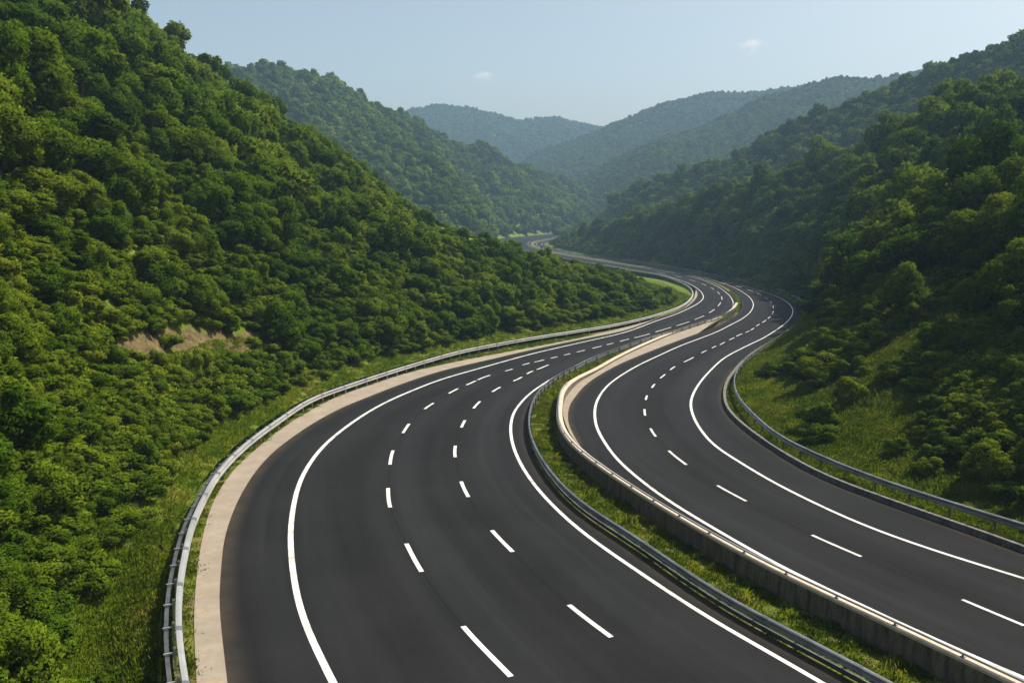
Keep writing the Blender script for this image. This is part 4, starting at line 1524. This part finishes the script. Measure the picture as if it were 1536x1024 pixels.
for hill, n, sd, lab, polys in ((hill1, 52000, 53, 'grass on the bench below the sunlit hill', [BENCH, MEADOW]), (hill2, 60000, 54, 'grass on the verge below the shady slope', [VERGE2, SPUR])):
    rg = np.random.default_rng(sd)
    P, d, s = hill.sample(n, rg, verge_w)
    px = project(P)
    k = (d < 6.5) | in_poly(px, polys[0]) | in_poly(px, polys[1])
    P = P[k & (d > 0.12)][:24000]
    m = len(P)
    tall = vnoise(P[:, 0] * 0.4, P[:, 1] * 0.4, 91) + 0.3 * rg.random(m)
    scatter('grass', P, rg.uniform(0.5, 0.95, m) * np.clip(0.7 + P[:, 1] / 130, 0.75, 2.6), ang(m, rg), np.where(tall > 1.0, 2, np.where(tall > 0.8, 1, np.where(tall > 0.45, 0, 3))), ST_GRASS, lab, 'grass')

# ------------------------------------------------------------------ two small clouds: thin vapour in rounded envelopes, far beyond the hills
def cloud(x, y, D, w, h, label, seed):
    p = at_depth(x, y, D)
    rg = np.random.default_rng(seed)
    import bmesh
    bm = bmesh.new()
    bmesh.ops.create_icosphere(bm, subdivisions=4, radius=1.0)
    for v in bm.verts:
        n = v.co.normalized()
        v.co = n * (0.9 + 0.22 * float(vnoise(n.x * 2.2 + seed, n.y * 2.2 + n.z * 1.7, seed)))
    me = bpy.data.meshes.new('cloud')
    bm.to_mesh(me)
    bm.free()
    m, nt, out = new_mat('vapour')
    tc = nt.nodes.new('ShaderNodeTexCoord')
    ln = nt.nodes.new('ShaderNodeVectorMath')
    ln.operation = 'LENGTH'
    L(nt, tc.outputs['Object'], ln.inputs[0])
    nz = noise(nt, tc.outputs['Object'], 1.8, 5, 0.62)
    f = math_node(nt, 'MAXIMUM', math_node(nt, 'SUBTRACT', math_node(nt, 'SUBTRACT', math_node(nt, 'MULTIPLY', nz, 1.9), 0.35), ln.outputs['Value']), 0.0)
    pv = N(nt, 'ShaderNodeVolumePrincipled')
    pv.inputs['Color'].default_value = (0.97, 0.95, 0.92, 1)
    pv.inputs['Anisotropy'].default_value = 0.3
    L(nt, math_node(nt, 'MULTIPLY', f, 0.05), pv.inputs['Density'])
    L(nt, pv.outputs[0], out.inputs['Volume'])
    me.materials.append(m)
    o = obj('cloud', me, label=label, category='cloud')
    o.location = tuple(p)
    s = D / FPX
    o.scale = (w * s, w * s * 0.6, h * s)
    return o


cloud(725, 114, 3800, 27, 12, 'small white wisp of cloud above the farthest blue hill', 3)
cloud(1127, 68, 3800, 27, 17, 'small rounded white cloud high above the long hazy ridge', 8)

# ------------------------------------------------------------------ air
HAZE_DENSITY = 0.00027
V, F = box_verts(0, 1010, 140, 3240, 2240, 330)
hm, nt, out = new_mat('air')
pv = N(nt, 'ShaderNodeVolumePrincipled')
pv.inputs['Color'].default_value = (0.45, 0.69, 1.0, 1)
pv.inputs['Density'].default_value = HAZE_DENSITY
pv.inputs['Anisotropy'].default_value = 0.15
L(nt, pv.outputs[0], out.inputs['Volume'])
haze = obj('haze', mesh_from('haze', V, F, hm, smooth_on=False), kind='stuff')

# ------------------------------------------------------------------ light, sky, camera
SUN_EL, SUN_AZ = 53.0, 68.0
sd = bpy.data.lights.new('sun', 'SUN')
sd.energy = 5.0
sd.angle = math.radians(0.5)
sd.color = (1.0, 0.93, 0.80)
so = bpy.data.objects.new('sun', sd)
link(so)
el, az = math.radians(SUN_EL), math.radians(SUN_AZ)
to_sun = Vector((math.sin(az) * math.cos(el), math.cos(az) * math.cos(el), math.sin(el)))
so.rotation_euler = to_sun.to_track_quat('Z', 'Y').to_euler()

w = bpy.data.worlds.new('World')
scene.world = w
w.use_nodes = True
wn = w.node_tree
wn.nodes.clear()
wo = wn.nodes.new('ShaderNodeOutputWorld')
bg = wn.nodes.new('ShaderNodeBackground')
sky = wn.nodes.new('ShaderNodeTexSky')
sky.sky_type = 'NISHITA'
sky.sun_disc = False
sky.sun_elevation = el
sky.sun_rotation = az
sky.altitude = 300
sky.air_density = 1.0
sky.dust_density = 4.5
sky.ozone_density = 0.6
bg.inputs[1].default_value = 0.12
tint = wn.nodes.new('ShaderNodeMix')
tint.data_type = 'RGBA'
tint.blend_type = 'MULTIPLY'
tint.inputs[0].default_value = 1.0
tint.inputs[7].default_value = (1.0, 0.95, 0.845, 1)
wn.links.new(sky.outputs[0], tint.inputs[6])
wn.links.new(tint.outputs[2], bg.inputs[0])
wn.links.new(bg.outputs[0], wo.inputs[0])

cd = bpy.data.cameras.new('camera')
cd.sensor_width = 36.0
cd.lens = FPX / 1536 * 36.0
cd.clip_end = 12000
cd.clip_start = 0.2
co = bpy.data.objects.new('camera', cd)
link(co)
co.location = (0, 0, CAMZ)
co.rotation_euler = (math.pi / 2 - PITCH, 0, 0)
scene.camera = co

scene.view_settings.view_transform = 'Standard'
scene.view_settings.look = 'None'
scene.view_settings.exposure = 0.5
scene.view_settings.gamma = 1.0
scene.cycles.use_denoising = True
scene.cycles.max_bounces = 6
scene.cycles.diffuse_bounces = 2
scene.cycles.transmission_bounces = 3
scene.cycles.volume_bounces = 1
scene.cycles.transparent_max_bounces = 4
